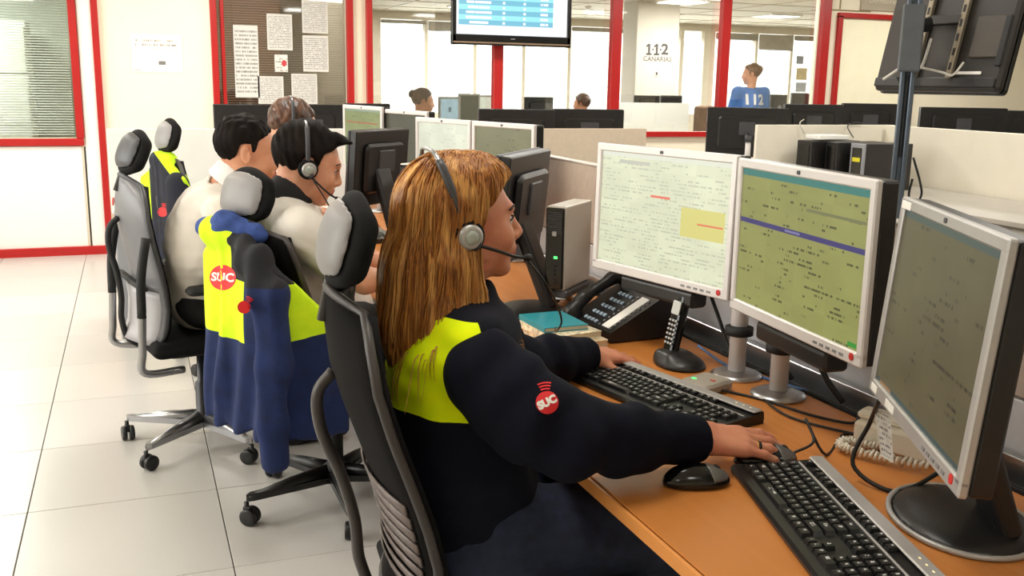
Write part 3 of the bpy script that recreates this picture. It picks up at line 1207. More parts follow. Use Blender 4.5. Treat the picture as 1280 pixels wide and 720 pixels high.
mA, PA = monitor('pale list screen behind the desk phone, largest lit monitor of the near desk', (1.226, 2.158, 1.089), 193.3, .018, .505, .34, sc_A, (1.327, 1.924), bar=True)
mB, PB = monitor('olive screen with a purple bar between the pale screen and the dim screen', (1.226, 1.609, 1.088), 174, -.003, .505, .34, sc_B, (1.329, 1.761), bar=True)
mC, PC = monitor('dim tilted screen with a paper tag, nearest at the right edge', (1.081, 1.094, 1.068), 152.6, .076, .47, .34, sc_C, (1.215, 1.115), stand='oval', thick=.05, bezel=silver_m)
monitor('monitor seen from its dark back beside the small silver computer', (1.09, 2.83, 1.045), 141, .1, .42, .33, sc_off, (1.09, 2.69), stand='oval', bezel=dgrey_m)
monitor('bright blank screen above the blonde woman\'s head', (1.185, 3.885, 1.10), 198, 0, .39, .33, sc_W, (1.30, 3.92))
monitor('narrow olive screen right of the bright blank screen', (1.305, 3.505, 1.10), 198, 0, .38, .33, sc_O, (1.375, 3.55))
monitor('monitor seen from its dark back beyond the headset man\'s face', (1.0, 4.32, 1.04), 131, .08, .4, .33, sc_off, (1.03, 4.2), stand='oval', bezel=dgrey_m)
monitor('green list screen with a red line beyond the headset man\'s forehead', (1.115, 5.07, 1.115), 192, 0, .48, .34, sc_G, (1.22, 5.1))
monitor('dark olive screen behind the farther dark monitor of the bench', (1.235, 4.67, 1.11), 197, 0, .40, .33, sc_D, (1.33, 4.7))

# paper tag and stickers of the dim screen
tg = MB()
P0 = T(Vector((1.215, 1.115, DZ)) * 0) @ PC
tgm = print_mat('printed tag', srgb(232, 230, 226), srgb(150, 148, 150), 9, .6, 18, .06)
q0 = Vector((1.215, 1.115, DZ))
top_l, top_r = atY(1092, 507, 1.285) - q0, atY(1113, 519, 1.262) - q0
bot_l, bot_r = atY(1101, 570, 1.268) - q0, atY(1117, 579, 1.245) - q0
off = Vector((.0012, .0012, 0))
tg._add([bot_l, bot_r, top_r, top_l], [(0, 1, 2, 3)])
tg._add([bot_l + off, bot_r + off, top_r + off, top_l + off], [(3, 2, 1, 0)])
tg.build('paper_tag', tgm, mC, uvquad=True)
for (x, z, w) in ((-.2, .158, .05), (-.20, -.157, .035), (-.10, -.157, .05)):
    MB().rbox((x, -.0015, z), (w, .001, .013), .001, .0004, 1, 'y', PC).build('sticker', sticker_m, mC)

# dark monitors beyond, mostly seen from behind
BK = 'dark monitors on the benches beyond'


def back_monitor(x0, y0, x1, y1, Y_, label, foot=DZ, hh=None):
    a = atY(x0, y0, Y_)
    b = atY(x1, y0, Y_)
    h_ = hh or .33
    az = 90 + math.degrees(-math.atan2((a.x + b.x) / 2, Y_)) * .5
    w_ = (b - a).length
    monitor(label, ((a.x + b.x) / 2, Y_, a.z - h_ / 2), az, 0, w_, h_, sc_off, ((a.x + b.x) / 2 + .05, Y_ - .08), bezel=dgrey_m, group=BK, thick=.05)


back_monitor(266, 130, 348, 160, 6.0, 'leftmost dark monitor above the white cross partition, left of the dark haired men')
back_monitor(350, 130, 428, 160, 6.0, 'dark monitor above the white cross partition, behind the third man\'s hair')
back_monitor(430, 129, 486, 160, 6.15, 'dark monitor edge above the green list screen')
back_monitor(599, 136, 689, 160, 5.95, 'dark monitor above the beige partition, left one of two under the television')
back_monitor(694, 136, 775, 160, 5.95, 'dark monitor above the beige partition, right one of two under the television')
back_monitor(985, 130, 1046, 160, 6.45, 'dark monitor with a looped cable above the cream partition')
back_monitor(1058, 129, 1114, 160, 6.45, 'dark monitor just left of the television post above the cream partition')
back_monitor(1161, 134, 1244, 165, 6.3, 'dark monitor right of the television post above the cream partition')
back_monitor(1247, 138, 1330, 165, 6.3, 'dark monitor at the right edge above the cream partition')
a = atY(884, 133, 6.45)
b = atY(975, 134, 6.45)
monitor('large glossy dark monitor with a silver arm standing left of the cream partition', ((a.x + b.x) / 2, 6.4, a.z - .19), 60, 0, .60, .37, sc_off,
        ((a.x + b.x) / 2 - .06, 6.28), bezel=gloss_black_m, group=BK)

# ------------------------------------------------------------------ televisions
tv_mt = bpy.data.materials.new('television table')
k = NT(tv_mt)
u, v, _ = k.xyz(k.coords('UV'))
NR = 13.0
row = k.m('FLOOR', k.mul(v, NR))
fr_ = k.m('FRACT', k.mul(v, NR))
odd = k.gt(k.m('FRACT', k.mul(row, .5)), .25)
band = k.mix(odd, srgb(120, 195, 220), srgb(160, 240, 252))
ltr = k.noise(k.vec(k.mul(u, 90.0), k.mul(row, 9.1), 0), 1.0, 1)
wid = k.m('ADD', .05, k.mul(k.noise(k.vec(k.mul(row, 3.3), 0, 0), 1.0, 0), .12))
cen = k.m('ABSOLUTE', k.m('SUBTRACT', u, .2))
name_ = k.mul(k.lt(cen, wid), k.gt(ltr, .33))
num1 = k.lt(k.m('ABSOLUTE', k.m('SUBTRACT', u, .42)), .011)
num2 = k.lt(k.m('ABSOLUTE', k.m('SUBTRACT', u, .605)), .011)
num3 = k.mul(k.lt(k.m('ABSOLUTE', k.m('SUBTRACT', u, .785)), .036), k.gt(ltr, .4))
txt = k.m('MINIMUM', k.m('ADD', k.m('ADD', name_, num1), k.m('ADD', num2, num3)), 1.0)
txt = k.mul(txt, k.within(fr_, .25, .75))
col = k.mix(txt, band, (1, 1, 1))
col = k.mix(k.rect(u, v, .025, .865, 2 / NR, .98), srgb(250, 253, 255), col)
k.setb('Base Color', (.01, .01, .01))
k.setb('Emission Color', col)
k.setb('Emission Strength', 1.05)
a = atY(564, 62, 8.36)
b = atY(712, 60, 8.36)
tw = b.x - a.x
th_ = tw * .6
tv = empty('wall_television', ((a.x + b.x) / 2, 8.36, b.z))
tag(tv, 'wall television with a blue striped table on the glazed wall', 'television')
mb = MB()
mb.rbox((0, .0, .045), (tw, .05, .09), .008, .006, 2, 'y')
mb.rbox((0, .0, th_ - .02), (tw, .05, .04), .008, .006, 2, 'y')
for s in (-1, 1):
    mb.rbox((s * (tw / 2 - .02), 0, th_ / 2), (.04, .05, th_), .006, .006, 2, 'y')
mb.build('frame', gloss_black_m, tv)
mb = MB()
mb._add([(-tw / 2 + .035, -.015, .085), (tw / 2 - .035, -.015, .085), (tw / 2 - .035, -.015, th_ - .035), (-tw / 2 + .035, -.015, th_ - .035)], [(0, 1, 2, 3)])
mb.build('screen', tv_mt, tv, uvquad=True)
MB().rbox((0, .045, th_ / 2), (tw * .96, .05, th_ * .95), .02, .01, 2, 'y').build('back_shell', black_m, tv)
MB().rbox((0, -.02, .022), (tw * .98, .02, .014), .004, .003, 1, 'x').build('lower_strip', M('bronze strip', srgb(150, 128, 105), .35, .5), tv)
MB().box((0, -.0262, .06), (.04, .002, .008)).build('maker_mark', grey_m, tv)
MB().box((0, .1, th_ * .6), (.3, .07, .3)).build('wall_bracket', black_m, tv)

# post and the television seen from behind
po = empty('television_post', (3.06, 3.345, 0))
tag(po, 'tall blue grey aluminium post carrying the television at the right', 'post')
post_m = M('blue grey anodised profile', srgb(88, 98, 110), .35, .55, var=.05, vscale=12)
mb = MB()
Mr = Matrix.Rotation(math.radians(-42), 4, 'Z')
mb.rbox((0, .012, 1.25), (.02, .05, 2.5), .003, .003, 1, 'z', Mr)
for s in (-1, 1):
    mb.rbox((s * .0195, 0, 1.25), (.021, .06, 2.5), .006, .004, 2, 'z', Mr)
mb.build('profile', post_m, po)
MB().rbox((0, 0, .012), (.5, .5, .024), .03, .004, 4).build('foot_plate', steel_m, po)
MB().rbox((0, -.02, 1.62), (.088, .1, .27), .008, .006, 2, 'z', Mr).build('clamp', M('grey clamp', srgb(84, 88, 92), .45), po)
MB().rbox((.0, -.022, 1.30), (.012, .01, .34), .004, .003, 1, 'z', Mr).build('slot_cover', rubber_m, po)

t2 = empty('post_television', (3.235, 3.375, 1.405))
tag(t2, 'large black television seen from behind, tilted, at the top right', 'television')
Pt = Matrix.Rotation(math.radians(11.5), 4, 'Y')          # leans its top towards +x; back faces -x
W2, H2 = .705, .47
olive_b = M('dark olive television shell', srgb(34, 30, 26), .42, var=.15, vscale=6)
MB().rbox((0, 0, H2 / 2), (.045, W2, H2), .02, .012, 3, 'x', Pt).build('back_shell', olive_b, t2)
MB().rbox((.028, 0, H2 / 2), (.02, W2 + .012, H2 + .012), .02, .006, 3, 'x', Pt).build('front_frame', gloss_black_m, t2)
MB().box((.0385, 0, H2 / 2), (.001, W2 - .04, H2 - .06), Pt).build('screen', sc_off, t2)
MB().rbox((-.027, 0, .035), (.015, W2 * .97, .04), .006, .004, 2, 'x', Pt).build('lower_ridge', black_m, t2)
for y in (-.1, .1):
    rl = MB()
    rl.rbox((-.034, y, .25), (.02, .03, .40), .003, .003, 1, 'x', Pt)
    ro = rl.build('mount_rail', M('worn zinc rail', srgb(150, 140, 122), .4, .7), t2)
    for z in (.1, .16, .22, .28, .34, .4):
        MB().box((-.0445, y, z), (.002, .011, .03), Pt).build('rail_slot', rubber_m, ro)
MB().rbox((-.034, .0, .30), (.02, .2, .04), .004, .003, 1, 'x', Pt).build('cross_bar', black_m, t2)
arm = MB()
arm.tube([(-.05, .0, .28), (-.11, .03, .27), (-.17, .0, .25)], .03, 8)
arm.build('mount_arm', rubber_m, t2)
MB().rbox((-.03, -.26, .22), (.012, .17, .17), .006, .004, 2, 'x', Pt).build('socket_recess', M('brown recess', srgb(62, 54, 44), .5), t2)
MB().rbox((-.032, -.335, .2), (.014, .03, .2), .004, .003, 1, 'x', Pt).build('socket_column', rubber_m, t2)
MB().box((-.025, -.19, .075), (.004, .13, .012), Pt).build('pale_label', sticker_m, t2)
MB().rbox((-.026, -.24, .43), (.006, .07, .02), .004, .002, 1, 'x', Pt).build('vent', rubber_m, t2)
cb_m = M('white cable', srgb(205, 200, 190), .5)
cbk = M('black cable', srgb(16, 16, 17), .45)


def cable(name, pts, r, mat, label, cat='cable', parent=None, n=7):
    P = catmull(pts, n)
    mb = MB()
    o0 = Vector(P[0]) if parent is None else Vector((0, 0, 0))
    mb.tube([p - o0 for p in P], r, 6)
    o = mb.build(name, mat, parent, None if parent else o0)
    if parent is None:
        tag(o, label, cat)
    return o


cable('signal_cable', [(-.07, -.03, .22), (-.08, .0, .1), (-.07, .06, .13), (-.1, .2, .05)], .006, cb_m, '', parent=t2)
cable('signal_cable', [(-.08, .0, .1), (-.06, -.1, .08), (-.06, -.16, .07), (-.05, -.2, .12)], .005, cb_m, '', parent=t2)
cable('signal_cable', [(-.05, .1, .03), (-.07, .08, .0), (-.08, .14, .06), (-.06, .06, .02)], .004, cbk, '', parent=t2)
cable('post_cable', [(3.10, 3.31, 1.13), (3.125, 3.285, 1.03), (3.135, 3.28, .97), (3.115, 3.30, .92), (3.098, 3.312, .97), (3.102, 3.305, 1.04)], .005, cbk, 'black cable looping beside the television post')

# ------------------------------------------------------------------ small computers
cl_side = M('champagne silver case', srgb(206, 199, 188), .4, .25, var=.03)


def thin_client(name, x, y, az, label, z0=.80, scale=1.0, group=None):
    r_ = empty(name, (x, y, DZ), math.radians(az + 90))
    tag(r_, label, 'computer', group)
    w, h, d = .066, .255, .215
    zb = z0 - DZ
    MB().rbox((0, .01, zb + h / 2), (w, d, h), .006, .004, 2, 'y').build('case', cl_side, r_)
    fp = MB().rbox((0, -d / 2 + .005, zb + h / 2), (w * .86, .012, h * .965), .004, .003, 2, 'y').build('front_panel', gloss_black_m, r_)
    for i in range(12):
        MB().box((0, -d / 2 - .002, zb + h * .93 - i * .0055), (w * .7, .002, .002)).build('vent_slot', dgrey_m, fp)
    MB().rbox((0, -d / 2 - .002, zb + h * .68), (.014, .002, .014), .003, .0005, 2, 'y').build('maker_mark', silver_m, fp)
    MB().rbox((.006, -d / 2 - .002, zb + h * .40), (.012, .003, .008), .001, .001, 1, 'y').build('power_light', M('green led', (.05, .6, .1), .4, emit=(.1, 1, .2), estr=1.5), fp)
    prt = MB()
    for z in (.3, .25, .2, .14, .1):
        prt.cyl((.006, -d / 2 - .0025, zb + h * z), (.006, -d / 2, zb + h * z), .004, seg=8)
    prt.build('front_sockets', rubber_m, fp)
    st = MB()
    st.rbox((0, 0, zb - .012), (w + .02, d * .9, .024), .01, .006, 2)
    st.build('stand', dgrey_m, r_)
    s2 = MB()
    s2.grid([[(-.035, y_, z_ + .006), (.035, y_, z_ + .006)] for y_, z_ in ((-.10, zb - .03), (-.05, .045), (.0, .018), (.06, .004), (.13, .001))], thick=(0, 0, -.005))
    s2.build('stand_foot', silver_m, r_)
    return r_


thin_client('small_computer', 1.24, 2.735, 224, 'small upright silver computer with a green light beside the desk phone')
thin_client('small_computer', 1.14, 4.06, 220, 'small upright computer beyond the near chair\'s headrest', .82)

tw_m = M('black computer side', srgb(30, 28, 28), .4, var=.1)
for i, (x, y, w, lab, fm) in enumerate(((4.46, 5.80, .17, 'black desktop computer, farthest left of three on the right bench', black_m),
                                        (4.55, 5.62, .13, 'black desktop computer, middle one of three on the right bench', black_m),
                                        (4.62, 5.44, .14, 'grey fronted desktop computer with a yellow label on the right bench', steel_m))):
    r_ = empty('desktop_computer', (x, y, DZ), 0)
    tag(r_, lab, 'computer', 'desktop computers on the right bench')
    MB().rbox((.2, 0, .16), (.4, w, .32), .006, .004, 2, 'x').build('case', tw_m, r_)
    MB().rbox((-.006, 0, .16), (.016, w, .318), .006, .004, 2, 'x').build('front_panel', fm, r_)
    MB().rbox((-.0155, 0, .19), (.004, w * .66, .2), .004, .001, 2, 'x').build('drive_cover', gloss_black_m, r_)
    if i == 2:
        MB().box((-.0185, .0, .21), (.002, .075, .028)).build('yellow_label', M('yellow label', srgb(226, 214, 40), .6), r_)
bx = MB().rbox((4.62, 5.78, DZ + .345), (.26, .16, .03), .01, .004, 2).build('white_router', white_m)
tag(bx, 'flat white box lying on the black desktop computers', 'box')
for i, pts in enumerate(([(4.55, 5.95, 1.09), (4.52, 5.97, 1.16), (4.56, 5.98, 1.19)], [(4.95, 5.9, 1.06), (4.93, 5.95, 1.14), (5.0, 5.96, 1.17), (5.08, 5.96, 1.16)])):
    cable('panel_cable', pts, .004, cbk if i else cb_m, ('pale' if not i else 'black') + ' cable rising behind the desktop computers on the right bench')
# ------------------------------------------------------------------ office chairs
chair_black = M('black chair fabric', srgb(18, 17, 18), .85, spec=.2, var=.25, vscale=60, bump=.25, bscale=900)
chair_mesh = M('dark mesh back', srgb(15, 13, 14), .85, spec=.15, var=.15, vscale=90, bump=.3, bscale=700)
head_grey = M('pale grey headrest shell', srgb(134, 131, 131), .45, var=.03)
frame_grey = M('warm grey frame plastic', srgb(58, 53, 52), .45, var=.05)
slat_m = M('brown grey lumbar slat', srgb(112, 100, 97), .42, var=.05)
silver_base = M('polished aluminium base', srgb(168, 168, 172), .28, .85, var=.04)
wheel_m = M('black castor', srgb(22, 22, 24), .4, var=.1)
shell_grey = M('grey chair shell', srgb(112, 112, 116), .4, var=.04)
pale_shell = M('pale grey lumbar shell', srgb(168, 166, 170), .4, var=.03)

_c = MB()
for s in (-1, 1):
    _c.lathe([(.012, -.008), (.026, -.009), (.029, -.005), (.029, .005), (.026, .009), (.012, .008)], 18, M_=T((.012, s * .014, .029), rx=PI / 2))
_c.rbox((.004, 0, .046), (.03, .018, .03), .006, .003, 2)
_c.cyl((0, 0, .04), (0, 0, .075), .008, seg=10)
_co = _c.build('castor', wheel_m)
CASTOR = _co.data
bpy.data.objects.remove(_co)


def prof(z):
    return float(np.interp(z, [.44, .52, .6, .68, .76, .84, .92, 1.0, 1.08], [-.252, -.232, -.236, -.256, -.283, -.312, -.335, -.343, -.34]))


def hwid(z):
    return float(np.interp(z, [.44, .5, .6, .75, .88, .95, 1.0, 1.03, 1.06], [.17, .2, .222, .23, .222, .205, .178, .15, .105]))


def make_chair(name, loc, rz, label, style='mesh', base_rot=0.0, recline=0.0, group='office chairs', arms=False, top=1.055, head=True):
    r_ = empty(name, loc, rz)
    tag(r_, label, 'chair', group)
    silver = style == 'silver'
    bm = silver_base if silver else black_m
    bmesh_leg = MB()
    bmesh_leg.prism([(.03, -.026), (.30, -.014), (.318, 0), (.30, .014), (.03, .026)], .022, T((0, 0, .078)))
    bmesh_leg.tube([(.02, 0, .115), (.16, 0, .105), (.31, 0, .085)], [.024, .02, .012], 8)
    lo = bmesh_leg.build('base_leg', bm, r_)
    lo.rotation_euler.z = base_rot
    for i in range(5):
        a = base_rot + i * 2 * PI / 5
        if i:
            sub('base_leg', lo.data, r_, (0, 0, 0), (0, 0, a))
        sub('castor', CASTOR, r_, (.318 * math.cos(a), .318 * math.sin(a), 0), (0, 0, a + 2.2 + i * .7))
    MB().lathe([(.04, .075), (.04, .13), (.028, .14), (.028, .25), (.018, .26), (.018, .40)], 18).build('gas_column', rubber_m if not silver else M('dark column', srgb(40, 40, 44), .35, .3), r_)
    MB().rbox((-.02, 0, .405), (.24, .2, .045), .02, .008, 3).build('mechanism', black_m, r_)
    s = SDF((-.27, -.27, .40), (.27, .27, .52), .008)
    s.box((0.01, 0, .455), (.47, .48, .065), .03, .01)
    s.warp(lambda x, y, z: .25 * (y * y) * (z > .45) - .004)
    sdf_obj(s, 'seat', chair_black, r_, relax=2)
    Rc = T((-.215, 0, .5)) @ Matrix.Rotation(-recline, 4, 'Y') @ T((.215, 0, -.5))
    rows, cols = 18, 11
    zs = np.linspace(.47, top, rows)
    grid, front = [], []
    for i, z in enumerate(zs):
        us = np.linspace(-1, 1, cols)
        e = .03 * max(0, (i - rows + 4)) ** 2 * .1
        grid.append([(prof(z) + .05 * u * u, u * hwid(z), z - (e * u * u)) for u in us])
    bk = MB().grid([list(reversed(g)) for g in grid], thick=(.012, 0, 0), M_=Rc).build('backrest', shell_grey if silver else chair_mesh, r_)
    pad = [[(prof(z) + .05 * u * u * .96 + .014 + .012 * (1 - u * u), u * hwid(z) * .93, z) for u in np.linspace(-1, 1, cols)] for z in np.linspace(.49, top - .025, rows)]
    MB().grid([list(reversed(g)) for g in pad], thick=(.012, 0, 0), M_=Rc).build('back_cushion', chair_black, r_)
    edge = [g[0] for g in grid] + grid[-1][1:-1] + [g[-1] for g in reversed(grid)] + list(reversed(grid[0][1:-1]))
    MB().tube([Vector(p) + Vector((.005, 0, 0)) for p in edge], .009, 8, M_=Rc, closed=True).build('back_frame', frame_grey if not silver else dgrey_m, r_)
    if not silver:
        for i in range(8):
            z = .528 + i * .025
            st = []
            for u in np.linspace(-.86, .86, 9):
                zz = z + .012 * (1 - u * u)
                st.append([(prof(zz) + .05 * u * u - .007 - .004 * (1 - u * u), u * hwid(zz), zz + .009), (prof(zz) + .05 * u * u - .005, u * hwid(zz), zz - .009)])
            MB().grid(st, thick=(.004, 0, 0), M_=Rc).build('lumbar_slat', slat_m, r_)
    else:
        lump = [[(prof(z) + .05 * u * u - .014 - .012 * (1 - u * u), u * hwid(z) * .9, z) for u in np.linspace(-1, 1, cols)] for z in np.linspace(.46, .66, 8)]
        MB().grid([list(reversed(g)) for g in lump], thick=(.008, 0, 0), M_=Rc).build('lumbar_shell', pale_shell, r_)
        MB().rbox((prof(.67) - .012, 0, .672), (.03, .40, .016), .006, .004, 2, 'x', Rc).build('back_seam', rubber_m, r_)
        MB().rbox((prof(.95) - .0015, .06, .95), (.003, .03, .03), .014, .0005, 4, 'x', Rc).build('red_badge', M('red badge', srgb(190, 40, 40), .5), r_)
        MB().box((prof(.915) - .002, .06, .915), (.003, .03, .008), Rc).build('badge_text', sticker_m, r_)
    # spine behind the back
    sp = catmull([(prof(.9) + .0, 0, .90), (-.357, 0, .86), (-.352, 0, .79), (-.318, 0, .70), (-.295, 0, .61), (-.285, 0, .52), (-.24, 0, .44), (-.10, 0, .405)], 6)
    MB().tube(sp, [.014] * len(sp), 10, M_=Rc, flat=.8).build('back_support', frame_grey if not silver else rubber_m, r_)
    # headrest: pale shell behind, black cushion in front
    if not head:
        return r_
    hr = T((-.318, 0, top + .088)) @ Matrix.Rotation(.27, 4, 'Y')
    s = SDF((-.06, -.17, -.12), (.1, .17, .12), .005)
    s.ell((0.008, 0, 0), (.036, .13, .088), .005)
    s.box((.006, 0, 0), (.05, .2, .10), .015, .03)
    s2 = SDF((-.06, -.17, -.12), (.1, .17, .12), .005)
    s2.V[:] = s.V
    curv = lambda P_: np.stack([P_[:, 0] + 1.6 * P_[:, 1] ** 2 + 1.1 * P_[:, 2] ** 2, P_[:, 1], P_[:, 2]], 1)
    Mh = np.array(Rc @ hr)
    for sd, nm, mt, cx in ((s, 'headrest_cushion', chair_black, 1), (s2, 'headrest_shell', dgrey_m if silver else head_grey, -1)):
        if cx == 1:
            sd.cut(lambda x, y, z: -.010 - x, .004)
        else:
            sd.cut(lambda x, y, z: x + .011, .003)
        P_, Q_ = sd.mesh()
        P_ = curv(P_)
        P_ = P_ @ Mh[:3, :3].T + Mh[:3, 3]
        np_mesh(nm, P_, Q_, mt, r_, relax=2)
    MB().tube([Vector((prof(1.0) - .004, 0, top - .06)), Vector((-.333, 0, top + .01)), Vector((-.305, 0, top + .07))], .009, 8, M_=Rc).build('headrest_bracket', frame_grey, r_)
    if arms:
        for s_ in (-1, 1):
            am = MB()
            am.tube(catmull([(-.02, s_ * .2, .43), (-.02, s_ * .27, .43), (-.03, s_ * .29, .47), (-.03, s_ * .29, .56)], 5), .014, 8)
            ao = am.build('armrest', silver_base, r_)
            MB().rbox((-.03, s_ * .29, .60), (.035, .03, .14), .01, .004, 3).build('armrest_post', rubber_m, ao)
            MB().rbox((-.0, s_ * .29, .675), (.24, .075, .028), .03, .01, 4).build('armrest_pad', rubber_m, ao)
        for s_ in (-1, 1):
            bb = MB()
            bb.tube(catmull([(-.285, s_ * .24, .86), (-.29, s_ * .245, .72), (-.275, s_ * .245, .58)], 5), .016, 8, M_=Rc)
            bo = bb.build('back_bar', rubber_m, r_)
            MB().tube(catmull([(-.275, s_ * .245, .60), (-.262, s_ * .245, .46), (-.245, s_ * .24, .38), (-.1, s_ * .2, .385)], 6), .014, 8, M_=Rc).build('bar_foot', silver_base, bo)
    return r_


near_chair = make_chair('office_chair', (.642, 1.665, 0), math.radians(-5), 'dark office chair with grey slatted lumbar back under the blonde woman', 'mesh', base_rot=.3)
mid_chair = make_chair('office_chair', (.585, 3.15, 0), math.radians(24), 'black based office chair with a hi-vis jacket, under the headset man', 'mesh', base_rot=math.atan2(-.09, -.31) - math.radians(24), top=.985)
sil_chair = make_chair('office_chair', (.205, 3.86, 0), math.radians(12), 'grey office chair with a polished star base under the leaning man', 'silver', base_rot=math.radians(142), recline=-.145, arms=True)
far_chair = make_chair('office_chair', (.455, 5.03, 0), math.radians(12), 'office chair in front of the white partition with a dark jacket on it', 'mesh')
third_chair = make_chair('office_chair', (.72, 4.42, 0), math.radians(0), 'office chair hidden behind the leaning man, under the third man', 'mesh', head=False)

# ------------------------------------------------------------------ keyboards, mice, phones
key_mt = bpy.data.materials.new('black key cap')
k = NT(key_mt)
gx, gy, gz = k.xyz(k.coords('Generated'))
rnd = k.node('ShaderNodeObjectInfo').outputs['Random']
gn = k.noise(k.vec(k.m('ADD', k.mul(gx, 5.0), k.mul(rnd, 90.0)), k.mul(gy, 5.0), 0), 1.0, 0)
lg = k.mul(k.rect(gx, gy, .28, .52, .48, .82), k.mul(k.gt(gz, .9), k.gt(gn, .47)))
k.setb('Base Color', k.mix(lg, srgb(20, 20, 21), srgb(200, 200, 200)))
k.setb('Roughness', .42)
_k = MB()
a, b = .0084, .0066
_k._add([(-a, -a, 0), (a, -a, 0), (a, a, 0), (-a, a, 0), (-b, -b + .001, .0075), (b, -b + .001, .0075), (b, b + .001, .0075), (-b, b + .001, .0075)],
        [(4, 5, 6, 7), (0, 1, 5, 4), (1, 2, 6, 5), (2, 3, 7, 6), (3, 0, 4, 7)])
_ko = _k.build('key', key_mt)
KEY = _ko.data
bpy.data.objects.remove(_ko)


def make_keyboard(x, y, rz, label, keys=True):
    r_ = empty('keyboard', (x, y, DZ), rz)
    tag(r_, label, 'keyboard', 'black and silver keyboards')
    b = MB()
    prof_ = [(-.084, .0), (-.086, .008), (-.082, .014), (.060, .022), (.084, .026), (.086, .012), (.084, 0)]
    n = len(prof_)
    vs_ = [(sx * .229, p[0], p[1]) for sx in (-1, 1) for p in prof_]
    fs = [tuple(range(n)), tuple(reversed(range(n, 2 * n)))] + [(j, i, n + i, n + j) for i, j in zip(range(n), [*range(1, n), 0])]
    b._add(vs_, fs)
    b.build('body', black_m, r_)
    sl = MB()
    tl = math.atan2(.008, .142)
    sl.rbox((0, .07, .0265), (.455, .026, .005), .004, .002, 2, 'z', T((0, 0, -.0005), rx=.02))
    sl.rbox((0, .0365, .0208), (.44, .004, .004), .001, .001, 1)
    sl.build('silver_strip', silver_m, r_)
    for i in range(3):
        MB().rbox((.165 + i * .02, .07, .0295), (.006, .003, .001), .001, .0003, 1).build('status_light', M('amber led', (.9, .7, .3), .4, emit=(1, .8, .4), estr=.8), r_)
    if not keys:
        return r_
    zt = lambda yy: .0135 + (yy + .082) * .056

    def key(kx, ky, w=1.0):
        sub('key', KEY, r_, (kx, ky, zt(ky)), (tl, 0, 0), (w, 1, 1) if w != 1 else None)
    p = .0188
    x0 = -.214
    for ry, lay in ((.018, [1] * 13 + [2]), (-.001, [1.5] + [1] * 12 + [1.5]), (-.020, [1.75] + [1] * 11 + [2.25]), (-.039, [2.25] + [1] * 10 + [2.75]), (-.058, [1.5, 1.25, 1.25, 6, 1.25, 1.25, 1.25, 1.25])):
        xx = x0
        for w in lay:
            key(xx + w * p / 2, ry, w * p / .0168 * .97 if w > 1 else 1.0)
            xx += w * p
    for gidx, cnt, gx0 in ((0, 1, x0), (1, 4, x0 + 2 * p), (2, 4, x0 + 6.6 * p), (3, 4, x0 + 11.1 * p), (4, 3, x0 + 15.4 * p)):
        for i in range(cnt):
            key(gx0 + (i + .5) * p, .048)
    for i in range(3):
        for ry in (.018, -.001):
            key(x0 + (15.4 + i + .5) * p, ry)
        key(x0 + (15.4 + i + .5) * p, -.058)
    key(x0 + 16.9 * p, -.039)
    for i in range(4):
        for ry in (.018, -.001, -.020, -.039, -.058):
            if (i == 3 and ry in (-.020, -.058)) or (i == 1 and ry == -.058):
                continue
            key(x0 + (18.75 + i + .5) * p, ry, 2.1 if (i == 0 and ry == -.058) else 1)
    return r_


make_keyboard(1.057, 1.821, math.radians(-77.8), 'black and silver keyboard in front of the cordless phone, under the woman\'s left hand')
make_keyboard(.993, 1.170, math.radians(-106.7), 'black and silver keyboard nearest the camera, below the dim screen')
make_keyboard(.95, 4.30, math.radians(-90), 'keyboard beyond the near chair\'s headrest, on the far desk', keys=False)
make_keyboard(.93, 3.25, math.radians(-88), 'keyboard in front of the headset man, behind the near headrest', keys=False)


def make_mouse(x, y, rz, label):
    r_ = empty('mouse', (x, y, DZ), rz)
    tag(r_, label, 'mouse', 'black mice')
    s = SDF((-.07, -.045, -.005), (.07, .045, .05), .003)
    s.ell((-.008, 0, .006), (.054, .032, .032), .01)
    s.ell((.02, 0, .006), (.04, .030, .022), .015)
    s.cut(lambda x, y, z: .001 - z, .002)
    sdf_obj(s, 'shell', gloss_black_m, r_, relax=1)
    s = SDF((.0, -.04, .0), (.07, .04, .05), .003)
    s.ell((-.008, 0, .0065), (.0545, .0325, .0325), .01)
    s.ell((.02, 0, .0065), (.0405, .0305, .0225), .015)
    s.cut(lambda x, y, z: np.maximum(.014 - x + 6 * y * y, .012 - z), .001)
    sdf_obj(s, 'buttons', M('graphite mouse buttons', srgb(105, 102, 100), .35, .3), r_, relax=0)
    MB().cyl((.034, -.004, .026), (.034, .004, .026), .008, seg=12).build('wheel', rubber_m, r_)
    return r_


make_mouse(.888, 1.385, math.radians(-12), 'black mouse lying free at the corner of the near keyboard')
make_mouse(1.062, 1.428, math.radians(-12), 'black mouse under the woman\'s right hand')

# desk telephone
ph = empty('desk_telephone', (1.262, 2.40, DZ), math.radians(-87))
tag(ph, 'black desk telephone with a pale blue keypad in front of the pale screen', 'telephone')
b = MB()
pf = [(-.10, .004), (-.10, .03), (.075, .125), (.10, .125), (.10, .004)]
n = len(pf)
vs_ = [(sx * .115, p[0], p[1]) for sx in (-1, 1) for p in pf]
b._add(vs_, [tuple(range(n)), tuple(reversed(range(n, 2 * n)))] + [(j, i, n + i, n + j) for i, j in zip(range(n), [*range(1, n), 0])])
b.build('body', black_m, ph)
tl = math.atan2(.095, .175)


def onphone(x, t, lift=0):
    """x across, t 0..1 up the sloping face"""
    return Vector((x, -.10 + .175 * t - math.sin(tl) * lift, .03 + .095 * t + math.cos(tl) * lift))


